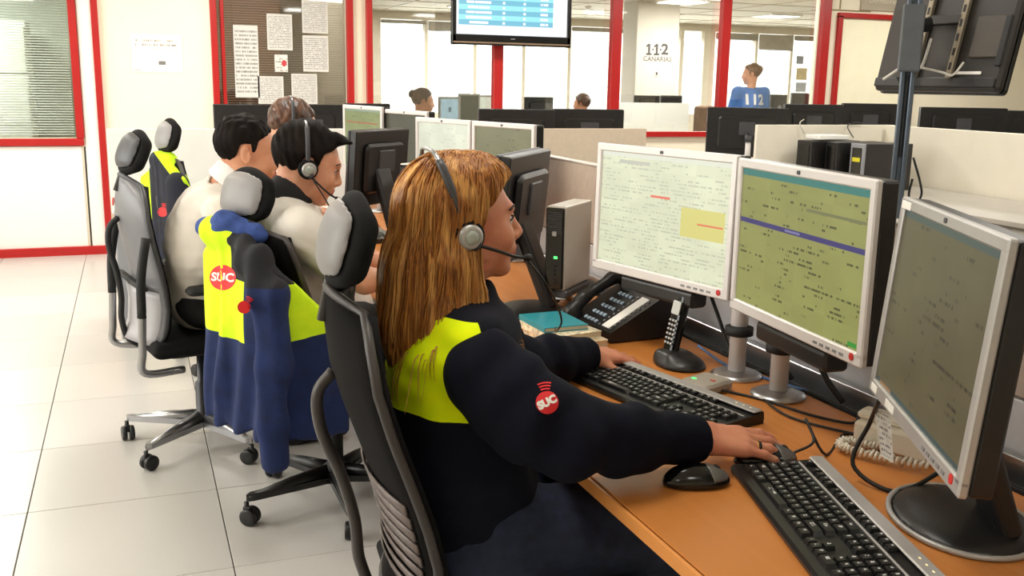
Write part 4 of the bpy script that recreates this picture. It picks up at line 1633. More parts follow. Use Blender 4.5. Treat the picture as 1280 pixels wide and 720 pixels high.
s = SDF((-.16, -.14, 0), (-.03, .16, .22), .004)
hA, hB = onphone(-.095, -.02, .018), onphone(-.095, 1.05, .018)
s.chain([hA, (hA * .75 + hB * .25) + Vector((0, -.008, .014)), (hA * .25 + hB * .75) + Vector((0, -.008, .014)), hB], [.022, .016, .016, .022], .02)
s.cone(onphone(-.095, 0.0, .006), onphone(-.095, .02, .02), .027, .022, .01)
s.cone(onphone(-.095, .98, .006), onphone(-.095, 1.0, .02), .027, .022, .01)
sdf_obj(s, 'handset', black_m, ph, relax=1)
MB().rbox((0, 0, 0), (.1, .03, .004), .003, .001, 2, 'z', T(onphone(.02, .93, .002), rx=tl)).build('display', M('grey lcd', srgb(120, 128, 122), .3), ph)
kb = M('pale blue phone key', srgb(150, 168, 186), .45)
kk = MB().rbox((0, 0, .002), (.013, .011, .005), .003, .001, 2).build('phone_key', kb)
PK = kk.data
bpy.data.objects.remove(kk)
for r in range(5):
    for c_ in range(4):
        sub('phone_key', PK, ph, onphone(-.048 + c_ * .0195, .08 + r * .155, .0005), (tl, 0, 0))
kk = MB().rbox((0, 0, .002), (.008, .006, .004), .002, .001, 1).build('memory_key', grey_m)
PK2 = kk.data
bpy.data.objects.remove(kk)
for r in range(9):
    sub('memory_key', PK2, ph, onphone(.094, .06 + r * .085, .0005), (tl, 0, 0))
    sub('memory_key', PK2, ph, onphone(.036, .06 + r * .085, .0005), (tl, 0, 0))
MB().rbox((0, 0, 0), (.038, .145, .002), .001, .0005, 1, 'z', T(onphone(.066, .42, .001), rx=tl)).build('index_card', paper_m, ph)
for i in range(4):
    sub('memory_key', PK2, ph, onphone(-.02 + i * .026, 1.03 - .03, .0045), (tl, 0, 0))

# cordless telephone in its cradle
cr_ = empty('cordless_telephone', (1.243, 2.045, DZ), math.radians(-85))
tag(cr_, 'black cordless telephone standing in its cradle beneath the pale screen', 'telephone')
s = SDF((-.09, -.08, -.01), (.09, .08, .06), .004)
s.ell((0, 0, 0), (.072, .06, .034), .01)
s.box((-.02, -.01, .02), (.07, .07, .03), .012, .02)
s.cut(lambda x, y, z: .001 - z, .002)
sdf_obj(s, 'cradle', black_m, cr_, relax=1)
Mh = T((-.025, -.012, .03), rx=-.22)
hs = MB().rbox((0, 0, .075), (.046, .026, .15), .012, .006, 3, 'z', Mh).build('handset', gloss_black_m, cr_)
MB().rbox((0, -.014, .112), (.032, .003, .034), .003, .001, 2, 'y', Mh).build('display', M('pale lcd', srgb(190, 192, 188), .25), hs)
kk = MB().rbox((0, 0, 0), (.0085, .003, .006), .002, .001, 1, 'y').build('handset_key', silver_m)
HK = kk.data
bpy.data.objects.remove(kk)
for r in range(6):
    for c_ in range(3):
        p_ = Mh @ Vector((-.0115 + c_ * .0115, -.0145, .022 + r * .0115))
        sub('handset_key', HK, hs, p_, (-.22, 0, 0))

# network box
nb = empty('network_box', (1.198, 1.852, DZ), math.radians(-70))
tag(nb, 'flat grey network box with green and red lights beside the keyboard', 'box')
MB().rbox((0, 0, .014), (.085, .10, .024), .014, .006, 3).build('case', M('warm grey case', srgb(160, 152, 140), .5), nb)
MB().rbox((-.02, -.02, .0265), (.012, .008, .002), .002, .0008, 1).build('green_light', M('green led', (.05, .6, .1), .4, emit=(.1, 1, .2), estr=1.5), nb)
MB().rbox((.018, .0, .0265), (.014, .008, .002), .002, .0008, 1).build('red_light', M('red mark', srgb(200, 70, 55), .4), nb)

# cream telephone base with a coiled cord under the dim screen
wt = empty('cream_telephone', (1.347, 1.40, DZ), math.radians(-66))
tag(wt, 'cream telephone with a coiled cord behind the dim screen', 'telephone')
wm = M('cream plastic', srgb(222, 214, 198), .45, var=.02)
MB().rbox((0, 0, .026), (.16, .075, .048), .012, .006, 3).build('body', wm, wt)
MB().rbox((0, 0, .058), (.165, .042, .022), .012, .008, 3).build('handset', wm, wt)
pts = []
path = catmull([(-.02, -.045, .014), (-.075, -.06, .014), (-.07, -.095, .014), (.0, -.095, .014), (.09, -.08, .018)], 30)
for i, p_ in enumerate(path):
    t = path[min(i + 1, len(path) - 1)] - path[max(i - 1, 0)]
    t.normalize()
    n1 = t.cross(Vector((0, 0, 1))).normalized()
    n2 = n1.cross(t)
    a = i * 1.9
    pts.append(p_ + (n1 * math.cos(a) + n2 * math.sin(a)) * .0085)
MB().tube(pts, .0034, 5).build('coiled_cord', wm, wt)

# books, notebook and pens
bk_m = print_mat('patterned book cover', srgb(226, 210, 184), srgb(60, 50, 44), 5, .5, 9, .0)


def book(x, y, z, w, d, h, rz, label, cover, pages=True):
    r_ = empty('book', (x, y, z), rz)
    tag(r_, label, 'book', 'small books stacked by the telephone')
    MB().box((.001, 0, h / 2), (w - .004, d - .006, h - .005)).build('pages', M('book pages', srgb(222, 208, 182), .8, var=.12, vscale=120, stretch=(.02, .02, 8)), r_)
    for zz in (.0012, h - .0012):
        MB().rbox((0, 0, zz), (w, d, .0024), .002, .0008, 1).build('cover', cover, r_)
    MB().rbox((-w / 2 + .001, 0, h / 2), (.0024, d, h), .001, .0008, 1).build('spine', cover, r_)
    return r_


pat = M('beige speckled cover', srgb(214, 196, 164), .6, var=.45, vscale=70)
book(1.065, 2.35, DZ + .0, .15, .21, .022, math.radians(4), 'thick beige patterned book at the bottom of the small stack', pat)
book(1.055, 2.365, DZ + .022, .14, .20, .018, math.radians(10), 'beige patterned book in the middle of the small stack', M('cream speckled cover', srgb(224, 205, 176), .6, var=.5, vscale=60))
book(1.045, 2.385, DZ + .040, .13, .17, .014, math.radians(2), 'bright teal notebook on top of the small stack', M('teal cover', srgb(22, 138, 152), .42, var=.05))


def pen(x, y, rz, body, cap, label):
    r_ = empty('pen', (x, y, DZ + .0055), rz)
    tag(r_, label, 'pen')
    MB().tube([(-.06, 0, 0), (.035, 0, 0), (.06, 0, 0), (.068, 0, 0)], [.0048, .0052, .004, .001], 10).build('barrel', body, r_)
    MB().tube([(-.07, 0, 0), (-.02, 0, 0)], .006, 10).build('cap', cap, r_)
    MB().box((-.045, 0, .007), (.04, .003, .002)).build('clip', cap, r_)


pen(1.03, 2.215, math.radians(25), sticker_m, M('blue pen cap', srgb(28, 44, 150), .35), 'white pen with a blue cap beside the books')
pen(.975, 2.23, math.radians(-20), sticker_m, redst_m, 'white pen with a red cap beside the books')
pen(.86, 3.55, math.radians(30), redst_m, redst_m, 'red pen beyond the near chair\'s headrest')

# papers on the far desk
for i, (px, py, rz, lab) in enumerate(((418, 258, .3, 'white sheet of paper beside the headset man\'s chin'), (424, 277, -.2, 'small white note on the far desk under the sheet'))):
    q = atZ(px, py, DZ)
    q.y = min(q.y, 5.3)
    w_, h_ = ((.3, .21), (.14, .1))[i]
    o = MB().rbox((0, 0, .0012), (w_, h_, .0016), .001, .0005, 1).build('paper_sheet', paper_m, None, (q.x, q.y, DZ))
    o.rotation_euler.z = rz
    tag(o, lab, 'paper')

# cables on the desk
D2 = DZ + .004
CB = [
    ('mouse_cable', [(1.115, 1.42, D2 + .012), (1.16, 1.42, D2 + .03), (1.17, 1.46, D2 + .06), (1.19, 1.42, D2), (1.30, 1.50, D2), (1.34, 1.46, D2), (1.26, 1.62, D2), (1.30, 1.78, D2), (1.40, 1.84, D2)], .0028, cbk, 'black mouse cable looping from the woman\'s hand across the desk'),
    ('keyboard_cable', [(1.16, 1.83, D2 + .015), (1.24, 1.80, D2), (1.28, 1.72, D2), (1.31, 1.62, D2), (1.36, 1.55, D2), (1.42, 1.6, D2)], .003, cbk, 'black keyboard cable between the network box and the poles'),
    ('screen_cable', [(1.15, 1.25, .90), (1.18, 1.30, .84), (1.16, 1.31, .76), (1.19, 1.24, D2), (1.26, 1.22, D2 + .03), (1.30, 1.2, .82)], .004, cbk, 'black cable hanging from the dim screen in a loop'),
    ('power_cable', [(1.36, 1.74, 1.0), (1.375, 1.72, .88), (1.385, 1.68, .80), (1.41, 1.64, D2 + .01)], .007, cbk, 'thick black cable dropping behind the second pole'),
    ('power_cable', [(1.36, 1.90, 1.0), (1.375, 1.86, .88), (1.385, 1.85, .80), (1.41, 1.82, D2 + .01)], .007, cbk, 'thick black cable dropping behind the first pole'),
    ('blue_cable', [(1.34, 2.12, D2 + .02), (1.35, 2.02, D2), (1.36, 1.96, D2), (1.38, 1.86, D2), (1.41, 1.76, D2)], .0035, M('blue cable', srgb(70, 110, 165), .45), 'thin blue cable behind the cordless telephone'),
    ('phone_cable', [(1.37, 2.45, D2 + .05), (1.36, 2.55, D2 + .1), (1.33, 2.6, D2 + .02), (1.30, 2.52, D2 + .06), (1.36, 2.58, D2 + .11), (1.40, 2.5, D2)], .0035, cbk, 'black cable tangled between the computer and the desk telephone'),
    ('computer_cable', [(1.37, 2.72, .95), (1.40, 2.66, .86), (1.36, 2.62, .77), (1.33, 2.70, .78), (1.40, 2.60, .84), (1.42, 2.5, D2)], .0035, cbk, 'black cable hanging behind the small silver computer'),
    ('screen_lead', [(1.36, 2.2, 1.0), (1.375, 2.1, .85), (1.38, 2.0, D2), (1.41, 1.92, D2)], .005, cbk, 'black cable behind the cordless telephone'),
]
for nm, pts, r, mt, lab in CB:
    cable(nm, pts, r, mt, lab)
# ------------------------------------------------------------------ people
def skin(name, col, red):
    mt = bpy.data.materials.new(name)
    k = NT(mt)
    co = k.coords('Object')
    n1 = k.noise(co, 22, 3)
    n2 = k.noise(co, 140, 2)
    k.setb('Base Color', k.mix(k.ramp(n1, .3, .7), k.mix(k.ramp(n2, .3, .7), col, tuple(c * .9 for c in col)), red))
    k.setb('Roughness', .48)
    k.setb('Subsurface Weight', .12)
    k.setb('Subsurface Radius', (.01, .004, .002))
    k.setb('Subsurface Scale', .5)
    k.bump(n2, .06, .001)
    return mt


skin_w = skin('fair warm skin', srgb(214, 150, 118), srgb(206, 126, 100))
skin_m = skin('tanned skin', srgb(218, 164, 132), srgb(208, 142, 112))
skin_t = skin('tanned darker skin', srgb(214, 156, 120), srgb(204, 136, 104))
lips_m = M('lips', srgb(190, 96, 84), .4, var=.06)
eye_w = M('eye white', srgb(226, 220, 212), .2, var=.02)
eye_i = M('brown iris', srgb(58, 36, 22), .15, var=.1)
brow_m = M('dark brow hair', srgb(40, 26, 18), .7, var=.2, vscale=200)
nail_m = M('nail', srgb(226, 168, 146), .25, var=.03)


def Rot(yaw=0, pitch=0, roll=0):
    """head frame: x forward, y left, z up; pitch > 0 looks down"""
    m_ = Matrix.Rotation(yaw, 3, 'Z') @ Matrix.Rotation(pitch, 3, 'Y') @ Matrix.Rotation(roll, 3, 'X')
    return np.array(m_)


def wob(freq, amp, seed):
    rs = np.random.RandomState(seed)
    D_ = rs.normal(size=(7, 3)) * freq
    ph_ = rs.uniform(0, 6.28, 7)

    def f(x, y, z):
        r = 0
        for d, p_ in zip(D_, ph_):
            r = r + np.sin(x * d[0] + y * d[1] + z * d[2] + p_)
        return r * (amp / 3.5)
    return f


def head_prims(s, R, o, sc=1.0, fem=False, neck_to=None, neck_r=.056):
    fr = (R * sc, np.array(o, float))

    class W:
        pass
    R_ = R

    def ell(c, r, k=.01, mode='add', rot=None):
        cc = R_ @ (np.array(c) * sc) + np.array(o)
        s.ell(cc, np.array(r) * sc, k * sc, mode, R_ if rot is None else R_ @ rot)

    def con(a, b, r0, r1, k=.01, mode='add'):
        s.cone(R_ @ (np.array(a) * sc) + np.array(o), R_ @ (np.array(b) * sc) + np.array(o), r0 * sc, r1 * sc, k * sc, mode)
    ell((-.018, 0, .032), (.098, .077, .086), .01)
    ell((.028, 0, -.008), (.066, .064, .092), .03)
    jw = .046 if fem else .054
    ell((.028, 0, -.066), (.058, jw, .046), .03)
    ell((.074, 0, -.099), (.02, .022 if fem else .027, .018), .025)
    for t in (-1, 1):
        ell((.064, t * .040, -.03), (.026, .022, .026), .025)
        ell((.01, t * .052, -.07), (.03, .014, .025), .02)
    con((.088, -.028, .026), (.088, .028, .026), .009 if fem else .012, .009 if fem else .012, .02)
    for t in (-1, 1):
        ell((.106, t * .033, .004), (.02, .018, .0125), .012, 'sub')
        ell((.072, t * .032, .003), (.0155, .0165, .0135), .004)       # closed volume round the eyeball
    con((.091, 0, .014), (.113, 0, -.026), .0075, .0105, .014)
    ell((.104, 0, -.034), (.012, .012, .007), .008)
    for t in (-1, 1):
        ell((.101, t * .0115, -.033), (.0105, .0075, .0075), .006)
    ell((.089, 0, -.058), (.016, .026, .016), .015)
    ell((.1005, 0, -.0565), (.0085, .020, .0052), .004)
    ell((.0985, 0, -.0685), (.0085, .018, .0062), .004)
    con((.112, -.02, -.0625), (.112, .02, -.0625), .0035, .0035, .003, 'sub')
    for t in (-1, 1):
        rot = np.array(Matrix.Rotation(-.25, 3, 'Y') @ Matrix.Rotation(t * .35, 3, 'Z'))
        ell((-.006, t * .079, -.006), (.019, .008, .032), .006, 'add', rot)
        ell((-.002, t * .087, -.004), (.011, .006, .021), .004, 'sub', rot)
    if neck_to is not None:
        a = R_ @ (np.array((-.022, 0, -.05)) * sc) + np.array(o)
        s.cone(a, neck_to, neck_r, neck_r * 1.08, .03)


def lip_faces(P, Q, R, o, sc):
    c = (P[Q].mean(1) - np.array(o)) @ R / sc
    return (c[:, 0] > .094) & (np.abs(c[:, 1]) < .0215) & (c[:, 2] > -.076) & (c[:, 2] < -.0505) & (c[:, 0] + .8 * (np.abs(c[:, 2] + .0625)) > .0975)


def eyes(parent, R, o, sc, base, look=(1, 0, -.12)):
    for t in (-1, 1):
        c = R @ (np.array((.0795, t * .032, .003)) * sc) + np.array(o) - np.array(base)
        d = Vector(R @ np.array((look[0], look[1], look[2])))
        Mx = Matrix.Translation(c) @ d.to_track_quat('Z', 'Y').to_matrix().to_4x4()
        r = .0122 * sc
        mb = MB()
        for lo_, hi_, mi in ((0, 14, 0), (14, 17, 1)):
            pr_ = [(r * math.sin(PI * (1 - i / 18)), r * math.cos(PI * (1 - i / 18))) for i in range(lo_, hi_ + 2)]
            mb.lathe([(max(a, 1e-5), b) for a, b in pr_], 16, mi, Mx)
        mb.build('eye', [eye_w, eye_i], parent)
        br = [R @ (np.array(p_) * sc) + np.array(o) - np.array(base) for p_ in ((.094, t * .014, .027), (.0955, t * .026, .0325), (.089, t * .042, .0315), (.08, t * .052, .026))]
        MB().tube(catmull(br, 4), .0026, 6, flat=.6).build('eyebrow', brow_m, parent)
        ld = [R @ (np.array(p_) * sc) + np.array(o) - np.array(base) for p_ in ((.0845, t * .0185, .002), (.0925, t * .025, .0105), (.0925, t * .036, .011), (.083, t * .046, .004))]
        MB().tube(catmull(ld, 4), .0015, 6).build('eyelash', brow_m, parent)


def hand_prims(s, wrist, fwd, up, left=False, curl=(.25, .3, .35, .4), spread=.09, sc=1.0, thumb_in=.0, k=.004):
    f = np.array(Vector(fwd).normalized())
    n = np.array(up, float)
    n = n - f * (n @ f)
    n /= np.linalg.norm(n)
    t = np.cross(n, f) * (-1 if left else 1)
    w = np.array(wrist, float)
    lat = (.027, .0095, -.009, -.0265)
    fo = (.086, .09, .084, .075)
    ln = ((.042, .025, .021), (.046, .029, .022), (.042, .027, .021), (.033, .021, .018))
    tips = []
    rings = []
    s.cone(w - f * .04, w + f * .012, .028 * sc, .026 * sc, .01, flat=(n, .72))
    for i in range(4):
        kn = w + (f * fo[i] + t * lat[i]) * sc
        s.cone(w + (f * .008 + t * lat[i] * .55) * sc, kn, .0155 * sc, .0112 * sc, .012)
        ang = curl[i] * .35
        p_ = kn
        sp = spread * (lat[i] / .027)
        for j, L in enumerate(ln[i]):
            d = (f * math.cos(ang) - n * math.sin(ang))
            d = d + t * sp
            d /= np.linalg.norm(d)
            q = p_ + d * L * sc
            r0 = (.0092, .0083, .0076)[j] * (.9 if i == 3 else 1) * sc
            r1 = (.0083, .0076, .0062)[j] * (.9 if i == 3 else 1) * sc
            s.cone(p_, q, r0, r1, k)
            s.ell(q, (r1 * 1.04,) * 3, .002)
            if j == 0:
                rings.append((p_ * .5 + q * .5, d))
            p_ = q
            ang += curl[i]
        tips.append((p_, d, n * math.cos(ang - curl[i]) + f * math.sin(ang - curl[i])))
    b = w + (f * .022 + t * .02) * sc
    d1 = f * .62 + t * (.72 - thumb_in) - n * .28
    d1 /= np.linalg.norm(d1)
    d2 = f * .86 + t * (.40 - thumb_in) - n * .26
    d2 /= np.linalg.norm(d2)
    q1 = b + d1 * .046 * sc
    q2 = q1 + d2 * .034 * sc
    d3 = f * .93 + t * (.2 - thumb_in) - n * .25
    d3 /= np.linalg.norm(d3)
    q3 = q2 + d3 * .026 * sc
    s.cone(w + f * .01 * sc, b, .017 * sc, .016 * sc, .012)
    s.cone(b, q1, .0155 * sc, .0118 * sc, .012)
    s.cone(q1, q2, .0112 * sc, .0095 * sc, .004)
    s.cone(q2, q3, .0095 * sc, .0072 * sc, .004)
    tips.append((q3, d3, n))
    return tips, rings


def nails(parent, tips, base, sc=1.0):
    for p_, d, n in tips:
        d = Vector(d).normalized()
        n = Vector(n)
        n = (n - d * n.dot(d)).normalized()
        x = d.cross(n)
        Mx = Matrix((x, d, n)).transposed().to_4x4()
        Mx = Matrix.Translation(Vector(p_) - Vector(base) - d * .003 + n * .0052 * sc) @ Mx
        MB().rbox((0, 0, 0), (.0085 * sc, .011 * sc, .0016), .0038 * sc, .0006, 3, 'z', Mx).build('fingernail', nail_m, parent)


def short_hair(parent, R, o, sc, base, mat, line, thick=.014, seed=1, quiff=0, amp=.004, freq=150):
    """line: hairline in profile, list of (x, zmin) in the head frame"""
    s = SDF(np.array(o) - .17 * sc, np.array(o) + .17 * sc, .004)
    o = np.array(o)

    def ell(c, r, k):
        s.ell(R @ (np.array(c) * sc) + o, np.array(r) * sc, k, 'add', R)
    ell((-.018, 0, .034), (.098 + thick * .6, .077 + thick * .75, .086 + thick), .01)
    if quiff:
        ell((.055, 0, .098), (.042, .046, .026), .02)
        ell((.085, -.01, .100), (.03, .035, .017), .015)
    w = wob(freq, amp, seed)
    s.warp(lambda x, y, z: w(x, y, z * .45))

    def fade(x, y, z):
        lz = ((x - o[0]) * R[0, 2] + (y - o[1]) * R[1, 2] + (z - o[2]) * R[2, 2]) / sc
        return np.clip((.03 - lz) / .09, 0, 1) * thick * .62
    s.warp(fade)
    xs = np.array([p_[0] for p_ in line]) * sc
    zs = np.array([p_[1] for p_ in line]) * sc
    w2 = wob(160, .0018, seed + 5)

    def cutf(x, y, z):
        q = np.stack([x - o[0], y - o[1], z - o[2]], -1) @ R
        lx, ly, lz = q[..., 0], q[..., 1], q[..., 2]
        return (np.interp(lx, xs, zs) - lz) * .75 + w2(x, y, z)
    s.cut(cutf, .006)
    return sdf_obj(s, 'hair', mat, parent, base, relax=0)


LINE_M = [(-.14, -.075), (-.085, -.078), (-.05, -.07), (-.034, -.03), (-.026, .02), (.004, .028), (.012, -.012), (.024, -.012), (.030, .045), (.052, .062), (.068, .082), (.09, .097), (.13, .105)]
LINE_S = [(-.14, -.05), (-.085, -.055), (-.05, -.045), (-.036, -.01), (-.028, .03), (.004, .036), (.014, .0), (.024, .0), (.030, .05), (.052, .066), (.068, .084), (.09, .099), (.13, .105)]


def hair_mat(name, dark, mid, lite, freq=(220, 220, 14), rough=.42, spec=.4):
    mt = bpy.data.materials.new(name)
    k = NT(mt)
    co = k.coords('Object')
    a = k.noise(k.scale(co, freq), 1.0, 3, .6)
    b = k.noise(k.scale(co, tuple(c * .22 for c in freq)), 1.0, 2)
    c1 = k.mix(k.ramp(a, .34, .66), dark, mid)
    k.setb('Base Color', k.mix(k.ramp(b, .46, .72), c1, lite))
    k.setb('Roughness', rough)
    k.setb('Anisotropic', .4)
    k.setb('Specular IOR Level', spec)
    k.bump(a, .5, .002)
    return mt


dark_hair = hair_mat('dark brown hair', srgb(12, 9, 8), srgb(22, 16, 13), srgb(32, 23, 18), (160, 160, 60), rough=.7, spec=.12)
brown_hair = hair_mat('brown receding hair', srgb(44, 28, 20), srgb(74, 48, 34), srgb(110, 74, 54), (160, 160, 60))
blonde = hair_mat('golden blonde hair', srgb(108, 60, 22), srgb(184, 118, 50), srgb(226, 170, 96))


def headset(label, R, o, sc, side, cable_pts=None, band_back=-.05, hair_t=.016, boom=True, both=True, ex=-.004):
    """side -1: microphone on the wearer's right"""
    r_ = empty('headset', tuple(np.array(o) + R @ np.array((0, 0, .12 * sc))))
    tag(r_, label, 'headset', 'call centre headsets')
    b0 = np.array(o) + R @ np.array((0, 0, .12 * sc))

    def L(p_):
        return Vector(R @ (np.array(p_) * sc) + np.array(o) - b0)
    ear = .088 + hair_t * .6
    arc = []
    for a in np.linspace(-1, 1, 25):
        th = a * PI / 2
        sn, cs = math.sin(th), max(0, math.cos(th))
        arc.append(L((ex + band_back * cs ** .8, math.copysign(abs(sn) ** .58, sn) * ear, -.01 + cs ** .85 * (.124 + hair_t))))
    MB().tube(arc[3:-3], .0028, 6, flat=1.6).build('headband', M('steel headband', srgb(150, 150, 152), .3, .8), r_)
    for t in (-1, 1):
        seg = arc[:9] if t == -1 else arc[-9:]
        MB().tube(seg, .0058, 8, flat=1.3).build('band_slider', dgrey_m, r_)
        c = L((ex, t * (ear + .002), -.012))
        nrm = Vector(R @ np.array((0.12, t, 0))).normalized()
        Mx = Matrix.Translation(c) @ nrm.to_track_quat('Z', 'Y').to_matrix().to_4x4()
        ec = MB().lathe([(.022, -.016), (.031, -.012), (.031, -.002), (.026, .004)], 24, 0, Mx).build('ear_cushion', chair_black, r_)
        MB().lathe([(.022, .002), (.023, .010), (.019, .014), (.017, .0145)], 24, 0, Mx).build('ear_cup', silver_m, r_)
        MB().lathe([(.013, .0146), (.012, .0165), (.004, .017)], 20, 0, Mx).build('ear_cap', dgrey_m if t == 1 else M('pale cap', srgb(176, 184, 178), .35, .3), r_)
    if boom:
        t = side
        st = L((ex + .008, t * (ear + .010), -.026))
        bp = catmull([st, L((.04, t * (ear - .006), -.046)), L((.085, t * .068, -.066)), L((.118, t * .045, -.074))], 6)
        MB().tube(bp, .0032, 7).build('microphone_boom', rubber_m, r_)
        MB().lathe([(.002, -.01), (.0062, -.007), (.0068, .006), (.003, .01)], 12, 0, Matrix.Translation(bp[-1]) @ (bp[-1] - bp[-2]).to_track_quat('Z', 'Y').to_matrix().to_4x4()).build('microphone', rubber_m, r_)
        MB().lathe([(.0, -.006), (.011, -.005), (.011, .005), (.0, .006)], 14, 0, Matrix.Translation(st) @ Vector(R @ np.array((0, t, 0))).to_track_quat('Z', 'Y').to_matrix().to_4x4()).build('boom_joint', dgrey_m, r_)
    if cable_pts:
        MB().tube(catmull([Vector(p_) - Vector(b0) for p_ in cable_pts], 8), .0022, 6).build('headset_cable', cbk, r_)
    return r_


def person_mesh(s, name, mats, base, R, o, sc, label, relax=1):
    P, Q = s.mesh()
    lp = lip_faces(P, Q, R, o, sc) if R is not None else np.zeros(len(Q), bool)
    ob = np_mesh(name, P, Q, mats, None, base, True, relax)
    ob.data.polygons.foreach_set('material_index', lp.astype(np.int32))
    tag(ob, label, 'person')
    return ob


def logo_on(target, centre, direction, up, size, parent, base, words='SUC', red=None, white=None, arcs=True):
    """round red emblem with white letters, laid on the cloth surface by projection"""
    red = red or M('emblem red', srgb(214, 22, 28), .6, var=.05)
    white = white or M('emblem white', srgb(238, 234, 228), .6, var=.02)
    me = target.data
    vv = [v.co + target.matrix_basis.translation * 0 for v in me.vertices]
    bvh = BVHTree.FromPolygons([tuple(v) for v in vv], [tuple(p_.vertices) for p_ in me.polygons])
    c = Vector(centre) - Vector(base)
    d = Vector(direction).normalized()
    y = Vector(up)
    y = (y - d * y.dot(d)).normalized()
    x = y.cross(d) * -1

    def put(px_, py_, lift):
        q = c + x * px_ + y * py_
        hit, nrm, _, _ = bvh.ray_cast(q - d * .3, d, 1.0)
        if hit is None:
            hit, nrm = q, -d
        return hit - d * lift
    rr = size / 2
    mb = MB()
    rings = [0, .35, .7, 1.0]
    pts = [put(0, 0, .0022)]
    for g in rings[1:]:
        for i in range(28):
            a = 2 * PI * i / 28
            pts.append(put(math.cos(a) * rr * g, math.sin(a) * rr * g, .0022))
    fs = [(0, 1 + i, 1 + (i + 1) % 28) for i in range(28)]
    for g in range(2):
        for i in range(28):
            j = (i + 1) % 28
            fs.append((1 + g * 28 + i, 1 + (g + 1) * 28 + i, 1 + (g + 1) * 28 + j, 1 + g * 28 + j))
    mb._add(pts, fs, 0, True)
    if arcs:
        for q in range(3):
            for i in range(8):
                a0 = math.radians(52 + i * 5 + 0)
                a1 = math.radians(52 + (i + 1) * 5)
                r0, r1 = rr * (1.14 + q * .27), rr * (1.28 + q * .27)
                mb._add([put(math.cos(a0) * r0, math.sin(a0) * r0, .0022), put(math.cos(a1) * r0, math.sin(a1) * r0, .0022),
                         put(math.cos(a1) * r1, math.sin(a1) * r1, .0022), put(math.cos(a0) * r1, math.sin(a0) * r1, .0022)], [(0, 1, 2, 3)], 0)
    o_ = mb.build('emblem', red, parent)
    if words:
        tm_ = text_mesh(words, size * .46, bold=.0012)
        tb_ = MB()
        tb_._add([put(v.co.x, v.co.y, .0034) for v in tm_.vertices], [tuple(p_.vertices) for p_ in tm_.polygons])
        tb_.build('emblem_letters', white, o_)
    return o_


# ---------------------------------------------------------------- the blonde woman
navy = M('navy fleece', srgb(9, 11, 26), .92, spec=.2, var=.22, vscale=30, bump=.3, bscale=500)
hivis_rgb = srgb(198, 240, 10)
BW = (.56, 1.68, 0)
jk = bpy.data.materials.new('navy and yellow jacket cloth')
k = NT(jk)
co = k.coords('Object')
x, y, z = k.xyz(co)
nz = k.noise(co, 30)
edge = k.mul(k.m('SUBTRACT', k.noise(co, 9), .5), .012)
ym = k.mul(k.gt(k.m('ADD', z, edge), .838), k.lt(k.m('ADD', x, edge), -.028))
ym = k.mul(ym, k.lt(z, 1.012))
nv = k.mix(k.ramp(nz, .3, .7), srgb(8, 10, 22), srgb(11, 14, 30))
k.setb('Base Color', k.mix(ym, nv, k.mix(k.ramp(nz, .3, .7), srgb(240, 255, 0), srgb(228, 255, 4))))
k.setb('Roughness', .85)
k.setb('Specular IOR Level', .2)
k.bump(k.noise(co, 500, 2), .25, .001)

RW = Rot(math.radians(-3), math.radians(-2))
OW = (.570, 1.722, 1.157)
SW = .92
neck = (.545, 1.70, 1.0)
s = SDF((.36, 1.30, .50), (1.24, 2.26, 1.30), .0042)
head_prims(s, RW, OW, SW, True, neck, .048)
sR, eR, wR = (.545, 1.525, .925), (.655, 1.42, .828), (.918, 1.442, .790)
sL, eL, wL = (.585, 1.870, .945), (.775, 1.955, .792), (.985, 2.045, .779)
s.ell((.55, 1.69, .84), (.10, .15, .18), .04)
s.ell((.55, 1.68, .65), (.11, .15, .14), .06)
s.cone(sR, sL, .05, .05, .04)
s.chain([sR, eR, wR], [.045, .036, .026], .02)
s.chain([sL, eL, wL], [.045, .036, .026], .02)
tipsR, ringsR = hand_prims(s, wR, (1, -.12, -.13), (.1, -.28, 1), False, (.26, .30, .30, .28), .10, 1.14, .03)
tipsL, ringsL = hand_prims(s, wL, (.96, .1, -.12), (.1, -.2, 1), True, (.30, .34, .38, .42), .08, .92, .1)
woman = person_mesh(s, 'person', [skin_w, lips_m], BW, RW, OW, SW, 'person with long blonde hair in a navy and yellow jacket typing at the near desk', 1)
eyes(woman, RW, OW, SW, BW)
nails(woman, tipsR + tipsL, BW, .95)

# jacket body
s = SDF((.34, 1.36, .44), (.80, 2.02, 1.12), .007)
s.ell((.545, 1.69, .85), (.132, .178, .20), .04)
s.ell((.55, 1.68, .64), (.145, .185, .17), .07)
s.box((.555, 1.68, .53), (.27, .36, .1), .06, .06)
s.cone((.54, 1.56, .945), (.575, 1.835, .95), .068, .068, .05)
s.cone((.54, 1.70, .985), (.545, 1.705, 1.012), .078, .070, .03)
s.cone((.555, 1.705, 1.02), (.56, 1.705, 1.12), .054, .052, .012, 'sub')
w1 = wob(26, .006, 3)
w2 = wob(60, .0025, 4)
s.warp(lambda x, y, z: w1(x, y, z * 1.5) + w2(x, y, z * 1.6))
jacket = sdf_obj(s, 'jacket', jk, woman, BW, relax=2)
